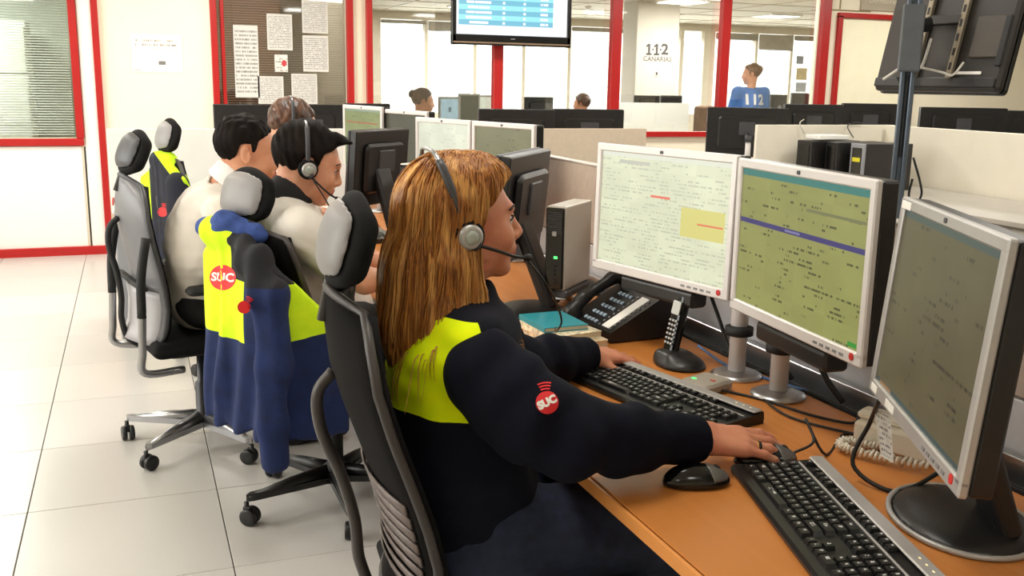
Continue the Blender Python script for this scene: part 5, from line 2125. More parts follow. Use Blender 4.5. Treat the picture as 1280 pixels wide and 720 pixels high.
# sleeves
sleeve_objs = []
for a, e, w, ext, seed in ((sR, eR, wR, 0, 11), (sL, eL, wL, 0, 12)):
    lo_ = np.minimum(np.minimum(a, e), w) - .12
    hi_ = np.maximum(np.maximum(a, e), w) + .12
    s = SDF(lo_, hi_, .006)
    a_, e_, w_ = np.array(a), np.array(e), np.array(w)
    cuff = w_ + (w_ - e_) / np.linalg.norm(w_ - e_) * .004
    mid1 = (a_ + e_) / 2 + np.array((-.006, -.008 if seed == 11 else .008, -.006))
    s.chain([a_, mid1, e_, (e_ * .55 + w_ * .45), cuff], [.075, .077, .068, .056, .043], .03)
    ax = (w_ - e_) / np.linalg.norm(w_ - e_)
    s.cone(cuff - ax * .01, cuff + ax * .08, .033, .033, .006, 'sub')
    pl = cuff + ax * .006
    s.cut(lambda x, y, z: (x - pl[0]) * ax[0] + (y - pl[1]) * ax[1] + (z - pl[2]) * ax[2], .004)

    def fold(x, y, z, a_=a_, e_=e_, w_=w_, seed=seed):
        d = np.sqrt((x - e_[0]) ** 2 + (y - e_[1]) ** 2 + (z - e_[2]) ** 2)
        dw = np.sqrt((x - w_[0]) ** 2 + (y - w_[1]) ** 2 + (z - w_[2]) ** 2)
        return (.006 * np.sin(d * 95 + 9 * (z + y)) * np.exp(-(d / .16) ** 2) + wob(34, .004, seed)(x, y, z)) * np.clip((dw - .045) / .05, 0, 1)
    s.warp(fold)
    so = sdf_obj(s, 'sleeve', navy, woman, BW, relax=2)
    sleeve_objs.append(so)
# emblem on the near sleeve
pc = atY(684, 503, 1.36)
vd = ray(684, 503).normalized()
logo_on(sleeve_objs[0], pc, vd, Vector((-.40, .1, .82)), .037, sleeve_objs[0], BW)
# jeans and shoes
jeans = M('dark blue jeans', srgb(26, 36, 60), .85, var=.3, vscale=50, bump=.3, bscale=600)
shoe_m = M('black shoe', srgb(20, 19, 20), .5, var=.1)


def trousers(parent, base, hip, knees, ankles, mat, r=(.1, .085, .06, .05), shoe=shoe_m, fwd=(1, 0, 0)):
    pts = np.array([hip] + list(knees) + list(ankles))
    s = SDF(pts.min(0) - .16, pts.max(0) + .16, .009)
    hp = np.array(hip, float)
    side = np.array((-fwd[1], fwd[0], 0.0))
    s.cone(hp + side * .085, hp - side * .085, .115, .115, .05)
    for kn, an, sg in zip(knees, ankles, (1, -1)):
        h0 = hp + side * .085 * sg
        if np.linalg.norm(np.array(kn) - (hp - side * .085 * sg)) < np.linalg.norm(np.array(kn) - h0):
            h0 = hp - side * .085 * sg
        s.chain([h0, kn, an], [r[0], r[1], r[3]], .04)
    w_ = wob(40, .005, 8)
    s.warp(lambda x, y, z: w_(x, y, z))
    o_ = sdf_obj(s, 'trousers', mat, parent, base, relax=2)
    for an in ankles:
        f = np.array(fwd, float)
        a_ = np.array(an, float)
        s = SDF(a_ - (.2, .2, .11), a_ + (.25, .25, .08), .007)
        g = a_.copy()
        g[2] = .035
        s.cone(g - f * .05, g + f * .10, .038, .036, .02, flat=((0, 0, 1), .85))
        s.cone(g + f * .10, g + f * .17, .036, .03, .02, flat=((0, 0, 1), .75))
        s.cone(a_, g - f * .02, .045, .04, .02)
        s.cut(lambda x, y, z: .002 - z, .003)
        sdf_obj(s, 'shoe', shoe, parent, base, relax=1)
    return o_


trousers(woman, BW, (.57, 1.68, .585), ((.98, 1.575, .555), (.98, 1.79, .555)), ((.98, 1.57, .11), (1.0, 1.80, .11)), jeans)

# long hair: a mass shaped round the head plus loose strands
s = SDF((.36, 1.54, .82), (.75, 1.90, 1.31), .0045)
o_ = np.array(OW)


def hl(p_):
    return RW @ (np.array(p_) * SW) + o_


s.ell(hl((-.022, 0, .033)), np.array((.112, .094, .094)) * SW, .01, 'add', RW)
s.ell(hl((.02, 0, .07)), np.array((.082, .084, .066)) * SW, .03, 'add', RW)
s.chain([hl((-.055, 0, .03)), (.487, 1.715, 1.06), (.470, 1.70, .97), (.455, 1.685, .87)], [.095, .088, .075, .04], .03, flat=((1, 0, 0), .8))
s.chain([hl((-.01, -.05, .06)), (.545, 1.662, 1.11), (.550, 1.648, 1.03), (.545, 1.635, .955), (.535, 1.62, .90)], [.03, .03, .034, .03, .01], .025)
s.chain([hl((-.02, -.055, .04)), (.52, 1.65, 1.08), (.505, 1.635, 1.0), (.483, 1.615, .92), (.462, 1.61, .85)], [.036, .042, .042, .032, .010], .025)
s.chain([hl((.0, .06, .06)), (.56, 1.80, 1.10), (.55, 1.81, 1.0), (.52, 1.81, .93)], [.04, .04, .036, .014], .025)
s.chain([hl((-.02, .055, .04)), (.51, 1.79, 1.06), (.49, 1.79, .97), (.47, 1.77, .89)], [.05, .046, .04, .016], .025)
# open the face
FZ = np.array([-.30, -.16, -.11, -.05, .0, .03, .055, .075, .09, .105, .2]) * SW
FX_ = np.array([.06, .03, .008, -.002, .004, .016, .036, .056, .074, .096, .11]) * SW


fw_ = wob(110, .005, 91)


def face_open(x, y, z):
    q = np.stack([x - o_[0], y - o_[1], z - o_[2]], -1) @ RW
    return (q[..., 0] - np.interp(q[..., 2], FZ, FX_) + fw_(x, y, z)) * .8


s.cut(face_open, .008)
rs = np.random.RandomState(5)
fa = rs.uniform(14, 60, 9)
pa = rs.uniform(0, 6.28, 9)


def strands(x, y, z):
    th = np.arctan2(y - 1.72, x - .53)
    r = 0
    for f_, p_ in zip(fa, pa):
        r = r + np.sin(th * f_ + p_ + 2.2 * np.sin(z * 9 + p_))
    return .0011 * r * np.clip((1.27 - z) / .05, .25, 1)


s.warp(strands)
Ph, Qh = s.mesh()
hair = np_mesh('hair', Ph, Qh, blonde, woman, BW, True, 1)
hv = [tuple(v.co) for v in hair.data.vertices]
bvh = BVHTree.FromPolygons(hv, [tuple(p_.vertices) for p_ in hair.data.polygons])
jbvh = BVHTree.FromPolygons([tuple(v.co) for v in jacket.data.vertices], [tuple(p_.vertices) for p_ in jacket.data.polygons])
mb = MB()
top = Vector(hl((-.01, 0, .136))) - Vector(BW)
rng = random.Random(3)
for i in range(520):
    a = rng.uniform(-PI, PI)
    st = top + Vector((math.cos(a) * .02 + rng.uniform(-.03, .045), math.sin(a) * .018, .01))
    hit = bvh.find_nearest(st)
    p_ = hit[0]
    out = Vector((rng.uniform(-.9, .4), -1 if rng.random() < .62 else 1, 0)) * rng.uniform(.5, 1)
    path = [p_]
    n_ = rng.randint(24, 44)
    lift = rng.uniform(.0005, .0045)
    free = rng.random() < .08
    drift = Vector((rng.uniform(-.25, .12), rng.uniform(-.12, .12), 0))
    for j in range(n_):
        loc, nrm, _, _ = bvh.find_nearest(path[-1])
        if loc is None:
            break
        blend = min(1, j / 7)
        d = Vector((0, 0, -1)) * (.25 + blend) + out * (1 - blend) + drift
        d = (d - nrm * d.dot(nrm))
        if d.length < 1e-4:
            break
        d.normalize()
        if path[-1].z < .955:
            if not free:
                break
            q = path[-1] + (Vector((0, 0, -1)) + drift * .9 + Vector((.03, -.05, 0))) .normalized() * .0125
            loc, nrm, _, _ = jbvh.find_nearest(q)
            if (q - loc).dot(nrm) < .004:
                q = loc + nrm * .004
        else:
            q = path[-1] + d * .0125
            loc, nrm, _, _ = bvh.find_nearest(q)
            if (loc - q).length < .02:
                q = loc + nrm * lift
        path.append(q)
        if q.z < .80 + rng.random() * .08:
            break
    if len(path) > 5:
        m_ = len(path)
        rr = rng.uniform(.0008, .0017) * (.55 if path[-1].z < .9 else 1)
        mb.tube(path, [rr * min(1, .35 + t * .2) * (1 if t < m_ - 5 else (m_ - t) / 5) + .0002 for t in range(m_)], 4, caps=False)
so = mb.build('loose_strands', blonde, woman)
so['kind'] = 'stuff'

headset('headset on the blonde woman with a boom microphone before her mouth', RW, OW, SW, -1,
        [hl((.116, -.045, -.075)), (.72, 1.66, 1.03), (.83, 1.85, .92), (.97, 2.2, .80), (1.15, 2.55, .76), (1.3, 2.6, .76)], -.05, .036, ex=-.022)
# ring on her right ring finger
rp, rd_ = ringsR[2]
rg = empty('finger_ring', tuple(rp))
tag(rg, 'gold ring with a black band on the hand holding the mouse', 'ring')
Mx = Vector(rd_).to_track_quat('Z', 'Y').to_matrix().to_4x4()
MB().lathe([(.0093, -.0045), (.0104, -.004), (.0104, -.0018), (.0093, -.0015)], 20, 0, Mx).build('gold_band', M('gold', srgb(220, 160, 80), .25, 1.0), rg)
MB().lathe([(.0093, -.0015), (.0108, -.0013), (.0108, .0035), (.0093, .004)], 20, 0, Mx).build('black_band', gloss_black_m, rg)

# ---------------------------------------------------------------- the man with the headset
polo = M('off white polo cotton', srgb(226, 220, 212), .85, var=.04, vscale=14, bump=.2, bscale=900, sheen=.1)
black_cloth = M('black cotton', srgb(22, 21, 24), .88, var=.2, vscale=40, bump=.2, bscale=800)


def polo_man(label, base, R, o, sc, neck, sh, el, wr, chest, hip, skin_mat, shirt, line, hairm, seedv, left_hand=True, hand_f=((1, .1, -.1), (1, -.1, -.1)), thick=.014, quiff=0, collar=None,
             knees=None, ankles=None, res=.005, trs=None, hand_curl=(.3, .35, .4, .4), legs_fwd=(1, 0, 0), hair_amp=.004):
    pts = np.array([o, neck, *sh, *el, *wr, chest, hip])
    lo_ = pts.min(0) - (.16, .16, .10)
    hi_ = pts.max(0) + (.24, .16, .16)
    s = SDF(lo_, hi_, res)
    head_prims(s, R, o, sc, False, neck, .056)
    s.ell(chest, (.11, .15, .17), .04)
    s.cone(chest, hip, .12, .12, .06)
    s.cone(sh[0], sh[1], .055, .055, .04)
    tips = []
    for i in (0, 1):
        s.chain([sh[i], el[i], wr[i]], [.05, .04, .029], .02)
        tp, _ = hand_prims(s, wr[i], hand_f[i], (.1, 0, 1), i == 1, hand_curl, .07, 1.05, .05)
        tips += tp
    ob = person_mesh(s, 'person', [skin_mat, lips_m], base, R, o, sc, label, 1)
    eyes(ob, R, o, sc, base)
    short_hair(ob, R, o, sc, base, hairm, line, thick, seedv, quiff, hair_amp)
    # shirt
    s = SDF(lo_ - .03, hi_ + .03, .0075)
    nk = np.array(neck, float)
    ch_, hp = np.array(chest, float), np.array(hip, float)
    s.ell(ch_, (.138, .178, .19), .04)
    s.cone(ch_ + (0, 0, -.04), hp + (0, 0, .0), .148, .15, .07)
    a0, a1 = np.array(sh[0], float), np.array(sh[1], float)
    s.cone(a0, a1, .070, .070, .09)
    s.ell(nk + (-.03, 0, -.062), (.11, .155, .088), .06)
    s.cone(nk + (0, 0, -.04), nk + (0, 0, .015), .085, .068, .03)
    for i in (0, 1):
        a_, e_ = np.array(sh[i], float), np.array(el[i], float)
        m_ = a_ + (e_ - a_) * .78
        s.chain([a_, m_], [.073, .068], .03)
        ax = (e_ - a_) / np.linalg.norm(e_ - a_)
        s.cone(m_ + ax * .03, m_ + ax * .16, .05, .06, .006, 'sub')
    up = np.array(o) - nk
    up /= np.linalg.norm(up)
    s.cone(nk + up * .0, nk + up * .14, .052, .055, .01, 'sub')
    w_a, w_b = wob(22, .007, seedv), wob(55, .003, seedv + 1)
    s.warp(lambda x, y, z: w_a(x, y, z) + w_b(x, y, z * 1.4))
    shirt_o = sdf_obj(s, 'shirt', shirt, ob, base, relax=2)
    if collar:
        s = SDF(nk - .14, nk + .14, .005)
        s.cone(nk - up * .03, nk + up * .058, .096, .074, .006)
        s.cone(nk - up * .06, nk + up * .1, .064, .058, .006, 'sub')
        s.cone(nk - up * .14, nk - up * .055, .16, .11, .01, 'sub')
        sdf_obj(s, 'collar', collar, ob, base, relax=1)
    if knees:
        trousers(ob, base, hip, knees, ankles, trs or black_cloth, fwd=legs_fwd)
    return ob


BM = (.58, 3.17, 0)
RM = Rot(math.radians(-3), math.radians(19))
OM = (.517, 3.15, 1.150)
man = polo_man('person in an off-white polo with a black collar and headset, looking down', BM, RM, OM, 1.0, (.43, 3.15, 1.005),
               [(.455, 2.95, .955), (.485, 3.36, .955)], [(.64, 2.90, .815), (.66, 3.45, .80)], [(.86, 3.07, .778), (.86, 3.35, .778)],
               (.47, 3.175, .82), (.62, 3.19, .60), skin_m, polo, LINE_M, dark_hair, 21, thick=.016, quiff=1, collar=black_cloth,
               knees=((.98, 3.05, .555), (.98, 3.30, .555)), ankles=((.92, 3.04, .11), (.95, 3.31, .11)), res=.0045)
headset('headset on the man in the polo with a boom microphone at his mouth', RM, OM, 1.0, -1,
        [Vector(RM @ np.array((.01, -.10, -.03)) + np.array(OM)), (.56, 3.03, 1.03), (.58, 3.0, .96), (.66, 3.02, .84)], -.045, .012)

# ---------------------------------------------------------------- the man leaning over
BL = (.23, 3.84, 0)
RL = Rot(math.radians(-6), math.radians(10))
OL = (.388, 3.65, 1.152)
polo2 = M('cream polo cotton', srgb(216, 208, 198), .85, var=.04, vscale=14, bump=.2, bscale=900, sheen=.1)
lean = polo_man('person in a plain cream polo leaning forward on the grey chair, bare headed', BL, RL, OL, 1.02, (.305, 3.68, 1.02),
                [(.295, 3.49, .945), (.31, 3.87, .96)], [(.50, 3.50, .80), (.50, 3.90, .80)], [(.70, 3.62, .778), (.72, 3.83, .778)],
                (.245, 3.72, .84), (.235, 3.85, .60), skin_t, polo2, LINE_S, dark_hair, 31, thick=.011, collar=M('white undershirt collar', srgb(240, 238, 235), .8),
                knees=((.60, 3.72, .555), (.60, 3.97, .555)), ankles=((.55, 3.74, .11), (.58, 3.97, .11)))
# ---------------------------------------------------------------- the third man, mostly hidden
BT = (.72, 4.42, 0)
RT = Rot(math.radians(0), math.radians(24))
OT = (.665, 4.42, 1.196)
LINE_R = [(a, b + (.02 if a > .04 else 0)) for a, b in LINE_M]
third = polo_man('person with brown receding hair half hidden behind the two men', BT, RT, OT, 1.02, (.58, 4.42, 1.05),
                 [(.58, 4.22, 1.0), (.60, 4.62, 1.0)], [(.70, 4.19, .82), (.72, 4.64, .81)], [(.84, 4.36, .778), (.90, 4.55, .778)],
                 (.58, 4.42, .86), (.68, 4.42, .60), skin_t, polo, LINE_R, brown_hair, 41, thick=.013,
                 knees=((1.06, 4.32, .555), (1.06, 4.54, .555)), ankles=((1.0, 4.3, .11), (1.02, 4.55, .11)), res=.0055)
headset('headset on the third man half hidden behind the two men', RT, OT, 1.02, -1, None, -.06, .012)
# ------------------------------------------------------------------ jackets hung on chairs
blue_cloth = srgb(17, 36, 84)
BJ = (.27, 2.98, 0)
jm = bpy.data.materials.new('blue and yellow work jacket')
k = NT(jm)
co = k.coords('Object')
x, y, z = k.xyz(co)
nz = k.noise(co, 26)
wv = k.mul(k.m('SUBTRACT', k.noise(co, 7), .5), .02)
zz = k.m('ADD', z, wv)
# across the back: t runs from the far corner to the near corner of the chair back
t_ = k.m('ADD', k.mul(x, .39), k.mul(y, -.92))
rear = k.lt(t_, .145)
yel_r = k.mul(rear, k.gt(zz, .665))
blk = k.mul(k.gt(t_, .06), k.mul(k.gt(zz, .845), k.lt(x, .14)))
flap = k.mul(k.gt(t_, .145), k.mul(k.gt(k.m('ADD', zz, k.mul(x, -.12)), .665), k.gt(x, .085)))
flap = k.mul(flap, k.lt(k.m('ADD', zz, k.mul(x, 1.05)), 1.02))
nv = k.mix(k.ramp(nz, .3, .7), tuple(c * .75 for c in blue_cloth), tuple(c * 1.2 for c in blue_cloth))
ye = k.mix(k.ramp(nz, .3, .7), srgb(222, 255, 20), srgb(206, 248, 10))
c_ = k.mix(yel_r, nv, ye)
c_ = k.mix(flap, c_, ye)
c_ = k.mix(blk, c_, srgb(26, 26, 32))
k.setb('Base Color', c_)
k.setb('Roughness', .85)
k.bump(k.noise(co, 420, 2), .25, .001)
sleeve_blue = bpy.data.materials.new('blue sleeve with black shoulder')
k = NT(sleeve_blue)
co = k.coords('Object')
z = k.xyz(co)[2]
nz = k.noise(co, 26)
k.setb('Base Color', k.mix(k.gt(k.m('ADD', z, k.mul(nz, .02)), .855), k.mix(k.ramp(nz, .3, .7), tuple(c * .75 for c in blue_cloth), tuple(c * 1.2 for c in blue_cloth)), srgb(26, 26, 32)))
k.setb('Roughness', .88)
k.bump(k.noise(co, 420, 2), .25, .001)

jr = empty('work_jacket', BJ)
tag(jr, 'blue and yellow work jacket with a red emblem hung over the headset man\'s chair', 'jacket', 'work jackets hung on chairs')
s = SDF((.05, 2.62, .30), (.68, 3.32, 1.05), .007)


def slab(s, a, b, za, zb, th, zt=None, k=.03):
    """upright sheet from plan point a to b; top heights za (at a), zb (at b); bottom zt"""
    a, b = np.array(a, float), np.array(b, float)
    d = b - a
    L = np.linalg.norm(d)
    d /= L
    n = np.array((-d[1], d[0]))

    def fn(x, y, z):
        u = (x - a[0]) * d[0] + (y - a[1]) * d[1]
        v = (x - a[0]) * n[0] + (y - a[1]) * n[1]
        tt = np.clip(u / L, 0, 1)
        top = za + (zb - za) * tt
        return np.maximum(np.maximum(np.abs(u - L / 2) - L / 2, np.abs(v) - th / 2), np.maximum(z - top, zt - z)) - .004
    lo_ = np.minimum(a, b) - th
    hi_ = np.maximum(a, b) + th
    s.op(fn, (lo_[0], lo_[1], zt - .02), (hi_[0], hi_[1], max(za, zb) + .02), k, 'add')


slab(s, (.205, 3.09), (.255, 2.965), .90, .985, .052, .38)
slab(s, (.255, 2.965), (.335, 2.775), .985, .90, .055, .37)
slab(s, (.335, 2.785), (.55, 2.80), .90, .69, .05, .385)
s.cone((.215, 3.02, .965), (.30, 2.93, .965), .05, .05, .03)
wa = wob(20, .010, 51)


def drape(x, y, z):
    t = .39 * x - .92 * y
    return .010 * np.sin(t * 60 + 3 * np.sin(z * 6)) * np.clip((.85 - z) / .3, 0, 1) + wa(x, y, z * .5)


s.warp(drape)
jb = sdf_obj(s, 'jacket_body', jm, jr, BJ, relax=2)
s = SDF((.2, 2.6, .28), (.48, 3.0, 1.03), .006)
s.chain([(.275, 2.91, .955), (.305, 2.815, .905), (.333, 2.75, .82), (.338, 2.725, .62), (.330, 2.72, .45), (.333, 2.72, .335)], [.03, .042, .048, .046, .043, .041], .03)
s.cone((.333, 2.72, .36), (.333, 2.72, .26), .030, .031, .006, 'sub')
wa2 = wob(30, .006, 55)
s.warp(lambda x, y, z: (.005 * np.sin((x - y) * 60 + z * 9) + wa2(x, y, z * .5)) * np.clip((z - .33) / .2, .15, 1))
sl = sdf_obj(s, 'jacket_sleeve', sleeve_blue, jr, BJ, relax=2)
s = SDF((.14, 2.84, .92), (.40, 3.12, 1.06), .005)
s.chain([(.195, 3.06, .972), (.25, 2.965, .992), (.325, 2.90, .968)], [.032, .036, .030], .03)
wa3 = wob(50, .004, 57)
s.warp(lambda x, y, z: wa3(x, y, z))
sdf_obj(s, 'jacket_collar', M('faded blue collar', srgb(50, 74, 138), .88, var=.2, vscale=40), jr, BJ, relax=2)
logo_on(jb, atY(278, 347, 3.0), ray(278, 347), (0.1, 0, 1), .075, jb, BJ, 'SUC', arcs=False)
logo_on(sl, atY(305, 384, 2.7), ray(305, 384), (0.3, 0, 1), .035, sl, BJ, None)

# dark jacket on the chair by the white partition
BJ2 = (.16, 4.95, 0)
j2 = bpy.data.materials.new('dark jacket with yellow panels')
k = NT(j2)
co = k.coords('Object')
x, y, z = k.xyz(co)
nz = k.noise(co, 20)
yl = k.mul(k.gt(x, k.m('SUBTRACT', .66, k.mul(z, .68))), k.gt(z, .70))
yl2 = k.mul(k.lt(x, -.088), k.gt(z, .66))
c_ = k.mix(k.m('MAXIMUM', yl, yl2), k.mix(k.ramp(nz, .3, .7), srgb(14, 15, 24), srgb(24, 28, 48)), srgb(196, 240, 20))
k.setb('Base Color', c_)
k.setb('Roughness', .88)
jr2 = empty('work_jacket', BJ2)
tag(jr2, 'dark jacket with yellow panels hung on the chair by the white partition', 'jacket', 'work jackets hung on chairs')
s = SDF((-.02, 4.62, .45), (.42, 5.25, 1.12), .008)
slab(s, (.06, 5.12), (.13, 4.93), .93, 1.05, .05, .55)
slab(s, (.13, 4.93), (.21, 4.76), 1.05, .95, .055, .53)
slab(s, (.21, 4.76), (.31, 4.80), .95, .74, .05, .55)
s.cone((.11, 4.98, 1.03), (.16, 4.90, 1.03), .04, .04, .03)
wa4 = wob(20, .010, 61)
s.warp(lambda x, y, z: .008 * np.sin((.39 * x - .92 * y) * 60 + z * 4) * np.clip((.9 - z) / .3, 0, 1) + wa4(x, y, z * .5))
jb2 = sdf_obj(s, 'jacket_body', j2, jr2, BJ2, relax=2)
s = SDF((.1, 4.62, .40), (.32, 4.86, 1.02), .007)
s.chain([(.185, 4.78, .93), (.195, 4.735, .82), (.195, 4.72, .62), (.195, 4.72, .47)], [.05, .052, .048, .042], .03)
s.warp(wa4)
sdf_obj(s, 'jacket_sleeve', M('dark sleeve', srgb(18, 20, 34), .88, var=.2), jr2, BJ2, relax=2)
logo_on(jb2, atY(203, 265, 4.9), ray(203, 265), (0, 0, 1), .045, jb2, BJ2, None)

# ------------------------------------------------------------------ the far room
fdw = M('pale far desk laminate', srgb(226, 220, 206), .5, var=.03)


def far_desk(cx, cy, w, d, label, screen_h=None, scr=None):
    r_ = empty('far_desk', (cx, cy, 0))
    tag(r_, label, 'desk', 'desks of the far room')
    MB().rbox((0, 0, DZ - .013), (w, d, .026), .004, .002, 1).build('worktop', fdw, r_)
    for s_ in (-1, 1):
        MB().rbox((s_ * (w / 2 - .06), 0, .35), (.05, d - .1, .69), .008, .004, 1).build('leg', steel_m, r_)
    if screen_h:
        MB().rbox((0, -d / 2 + .02, (DZ + screen_h) / 2 - .15), (w, .03, screen_h - DZ + .3), .006, .003, 2, 'y').build('screen_panel', scr or wpart_m, r_)
    return r_


far_desk(3.45, 10.58, 2.6, .8, 'pale desk in the far room before the woman with a bun')
far_desk(5.85, 10.9, .95, .8, 'white fronted desk in the far room below the banner column', 1.21)
far_desk(8.85, 11.65, 2.6, .8, 'pale desk in the far room beside the woman in blue', 1.0)
FM = 'monitors of the far room'
grey_b = M('pale grey far monitor', srgb(150, 150, 142), .5)


def far_monitor(x0, y0, x1, Y_, az, scr, label, h=.3, bez=None):
    a = atY(x0, y0, Y_)
    b = atY(x1, y0, Y_)
    monitor(label, ((a.x + b.x) / 2, Y_, a.z - h / 2), az, 0, max(.2, (b - a).length), h, scr, ((a.x + b.x) / 2, Y_ + (.08 if az > 180 else -.08)), bezel=bez or silver_m, detail=False, group=FM, thick=.05)


far_monitor(549, 121, 575, 10.2, 270, sc_blue, 'light blue screen in the far room right of the woman with a bun')
far_monitor(574, 117, 600, 10.3, 268, sc_D, 'olive grey screen in the far room right of the light blue one', .33)
far_monitor(601, 119, 616, 10.4, 272, sc_W, 'pale screen in the far room just left of the red mullion', .33)
far_monitor(655, 121, 690, 10.6, 90, sc_off, 'grey monitor back in the far room right of the red mullion', .3, grey_b)
far_monitor(792, 119, 823, 11.2, 90, sc_off, 'grey monitor back on the left above the white fronted far desk', .26, grey_b)
far_monitor(825, 119, 851, 11.2, 90, sc_off, 'grey monitor back on the right above the white fronted far desk', .26, grey_b)
far_monitor(962, 118, 982, 11.7, 90, sc_off, 'grey green monitor right behind the woman in blue', .28, grey_b)
far_monitor(988, 116, 1008, 11.8, 90, sc_off, 'grey green monitor under the picture on the far window', .28, grey_b)
far_monitor(1010, 117, 1022, 11.8, 90, sc_off, 'grey green monitor close to the last red mullion', .28, grey_b)

# column with the service name
a = atY(795, 60, 13.2)
b = atY(848, 60, 13.2)
cw = b.x - a.x
cx = (a.x + b.x) / 2
colm = M('pale grey column paint', srgb(206, 200, 188), .7, var=.02)
cl_ = MB().rbox((0, 0, CEIL / 2), (cw, .45, CEIL), .01, .004, 1).build('banner_column', colm, None, (cx, 13.42, 0))
tag(cl_, 'pale grey column lettered 1.1.2 CANARIAS in the far room', 'column')
ink = M('grey lettering', srgb(70, 68, 72), .6)
c112 = atY(822, 62, 13.19)
one = [(-.045, -.08), (.045, -.08), (.045, -.055), (.017, -.055), (.017, .08), (-.014, .08), (-.048, .052), (-.048, .03), (-.015, .045), (-.015, -.055), (-.045, -.055)]
Mt = T((c112.x - cx, -.2285, c112.z), rx=PI / 2)
lm = MB()
for dx in (-.142, -.012):
    lm.prism([(x_ + dx, y_) for x_, y_ in one], .003, Mt)
for dx in (-.077, .053):
    lm.prism([(dx + .014 * math.cos(q_ * PI / 4), .0 + .014 * math.sin(q_ * PI / 4)) for q_ in range(8)], .003, Mt)
lm.build('lettering', ink, cl_)
t1 = text_mesh('2', .215, bold=.007)
t1.materials.append(ink)
sub('lettering', t1, cl_, (c112.x - cx + .125, -.2265, c112.z), (PI / 2, 0, 0), (1.15, 1, 1))
cc = atY(822, 74, 13.19)
t1 = text_mesh('CANARIAS', .1, bold=.002)
t1.materials.append(M('pale grey lettering', srgb(96, 94, 96), .6))
sub('lettering', t1, cl_, (cc.x - cx, -.2265, cc.z), (PI / 2, 0, 0))
cc = atY(821, 92, 13.19)
MB().rbox((cc.x - cx, -.2262, cc.z), (.03, .002, .05), .008, .0005, 2, 'y').build('small_crest', ink, cl_)
MB().box((cc.x - cx, -.2262, cc.z - .045), (.1, .002, .006)).build('crest_line', ink, cl_)

# pictures taped to the far window
for i, (x0, y0, x1, y1, c, lab) in enumerate(((996, 70, 1004, 80, srgb(150, 150, 165), 'small bluish picture highest on the far window'), (996, 85, 1008, 100, srgb(214, 196, 150), 'tan picture in the middle of the far window'),
                                              (995, 103, 1007, 115, srgb(176, 180, 190), 'grey picture lowest on the far window'))):
    a = atY(x0, y0, YF + .09)
    b = atY(x1, y1, YF + .09)
    sheet('window_picture', (a.x + b.x) / 2, (a.z + b.z) / 2, b.x - a.x, a.z - b.z, YF + .09, M('picture %d' % i, c, .7, var=.2, vscale=12), lab, 'picture', 'pictures on the far window')

# brown armchair beyond the white fronted desk
ac = empty('armchair', (7.03, 11.4, 0), math.radians(200))
tag(ac, 'brown upholstered chair in the far room beside the white fronted desk', 'chair')
brn = M('mottled brown upholstery', srgb(120, 90, 66), .85, var=.35, vscale=14)
for nm, c, sz, rr in (('seat', (0, 0, .45), (.56, .56, .14), .05), ('backrest', (-.25, 0, .80), (.12, .56, .72), .05)):
    s = SDF(np.array(c) - np.array(sz) / 2 - .04, np.array(c) + np.array(sz) / 2 + .04, .015)
    s.box(c, sz, rr, .01)
    sdf_obj(s, nm, brn, ac, relax=2)
for sx in (-1, 1):
    for sy in (-1, 1):
        MB().cyl((sx * .22, sy * .22, 0), (sx * .22, sy * .22, .40), .02, .025, 10).build('leg', rubber_m, ac)

# smoke detector on the far ceiling
q = atZ(735, 8, CEIL)
sd = MB().lathe([(.05, 0), (.05, -.02), (.035, -.045), (.02, -.05)][::-1], 18).build('smoke_detector', white_m, None, (q.x, min(q.y, 16), CEIL))
tag(sd, 'round smoke detector on the far ceiling right of the television', 'detector')


def far_person(label, base, R, o, sc, hairf, shirt_m, seated=True, body_R=None, trs=black_cloth, fem=False):
    o = np.array(o, float)
    body_R = R if body_R is None else body_R
    f = body_R @ np.array((1, 0, 0))
    sd_ = body_R @ np.array((0, 1, 0))
    f[2] = 0
    neck = o - f * .03 + np.array((0, 0, -.17))
    s = SDF(o - (.55, .55, .62), o + (.55, .55, .16), .009)
    head_prims(s, R, o, sc, fem, neck, .05)
    ch_ = neck + np.array((0, 0, -.20))
    s.ell(ch_, (.12, .15, .2), .04)
    shs = [neck - sd_ * .17 + np.array((0, 0, -.05)), neck + sd_ * .17 + np.array((0, 0, -.05))]
    els = [p_ + f * .06 - sd_ * .05 * g + np.array((0, 0, -.26)) for p_, g in zip(shs, (1, -1))]
    wrs = [p_ + f * .22 + np.array((0, 0, .0)) for p_ in els]
    for i in (0, 1):
        s.chain([shs[i], els[i], wrs[i]], [.048, .04, .028], .02)
        hand_prims(s, wrs[i], f, (0, 0, 1), i == 1, k=.003)
    ob = person_mesh(s, 'person', [skin_m, lips_m], base, R, o, sc, label, 1)
    s = SDF(o - (.5, .5, .85), o + (.5, .5, .0), .012)
    s.ell(ch_ + np.array((0, 0, .0)), (.14, .175, .21), .04)
    s.cone(ch_ + (0, 0, -.05), ch_ + (0, 0, -.33), .15, .155, .06, flat=(f, .8))
    s.cone(shs[0], shs[1], .065, .065, .05)
    for i in (0, 1):
        s.cone(shs[i], shs[i] * .25 + els[i] * .75, .07, .062, .03)
    s.cone(neck - (0, 0, .03), neck + (0, 0, .08), .054, .05, .01, 'sub')
    so_ = sdf_obj(s, 'shirt', shirt_m, ob, base, relax=2)
    hairf(ob, o, R, sc)
    hp = ch_ + np.array((0, 0, -.33))
    if seated:
        kn = [hp + f * .42 + sd_ * .1 * g + np.array((0, 0, -.02)) for g in (-1, 1)]
    else:
        kn = [hp + sd_ * .09 * g + np.array((0, 0, -.42)) + f * .02 for g in (-1, 1)]
    an = [np.array((p_[0], p_[1], .1)) - f * (.0 if seated else .03) for p_ in kn]
    trousers(ob, base, hp, kn, an, trs, fwd=tuple(f))
    return ob, so_


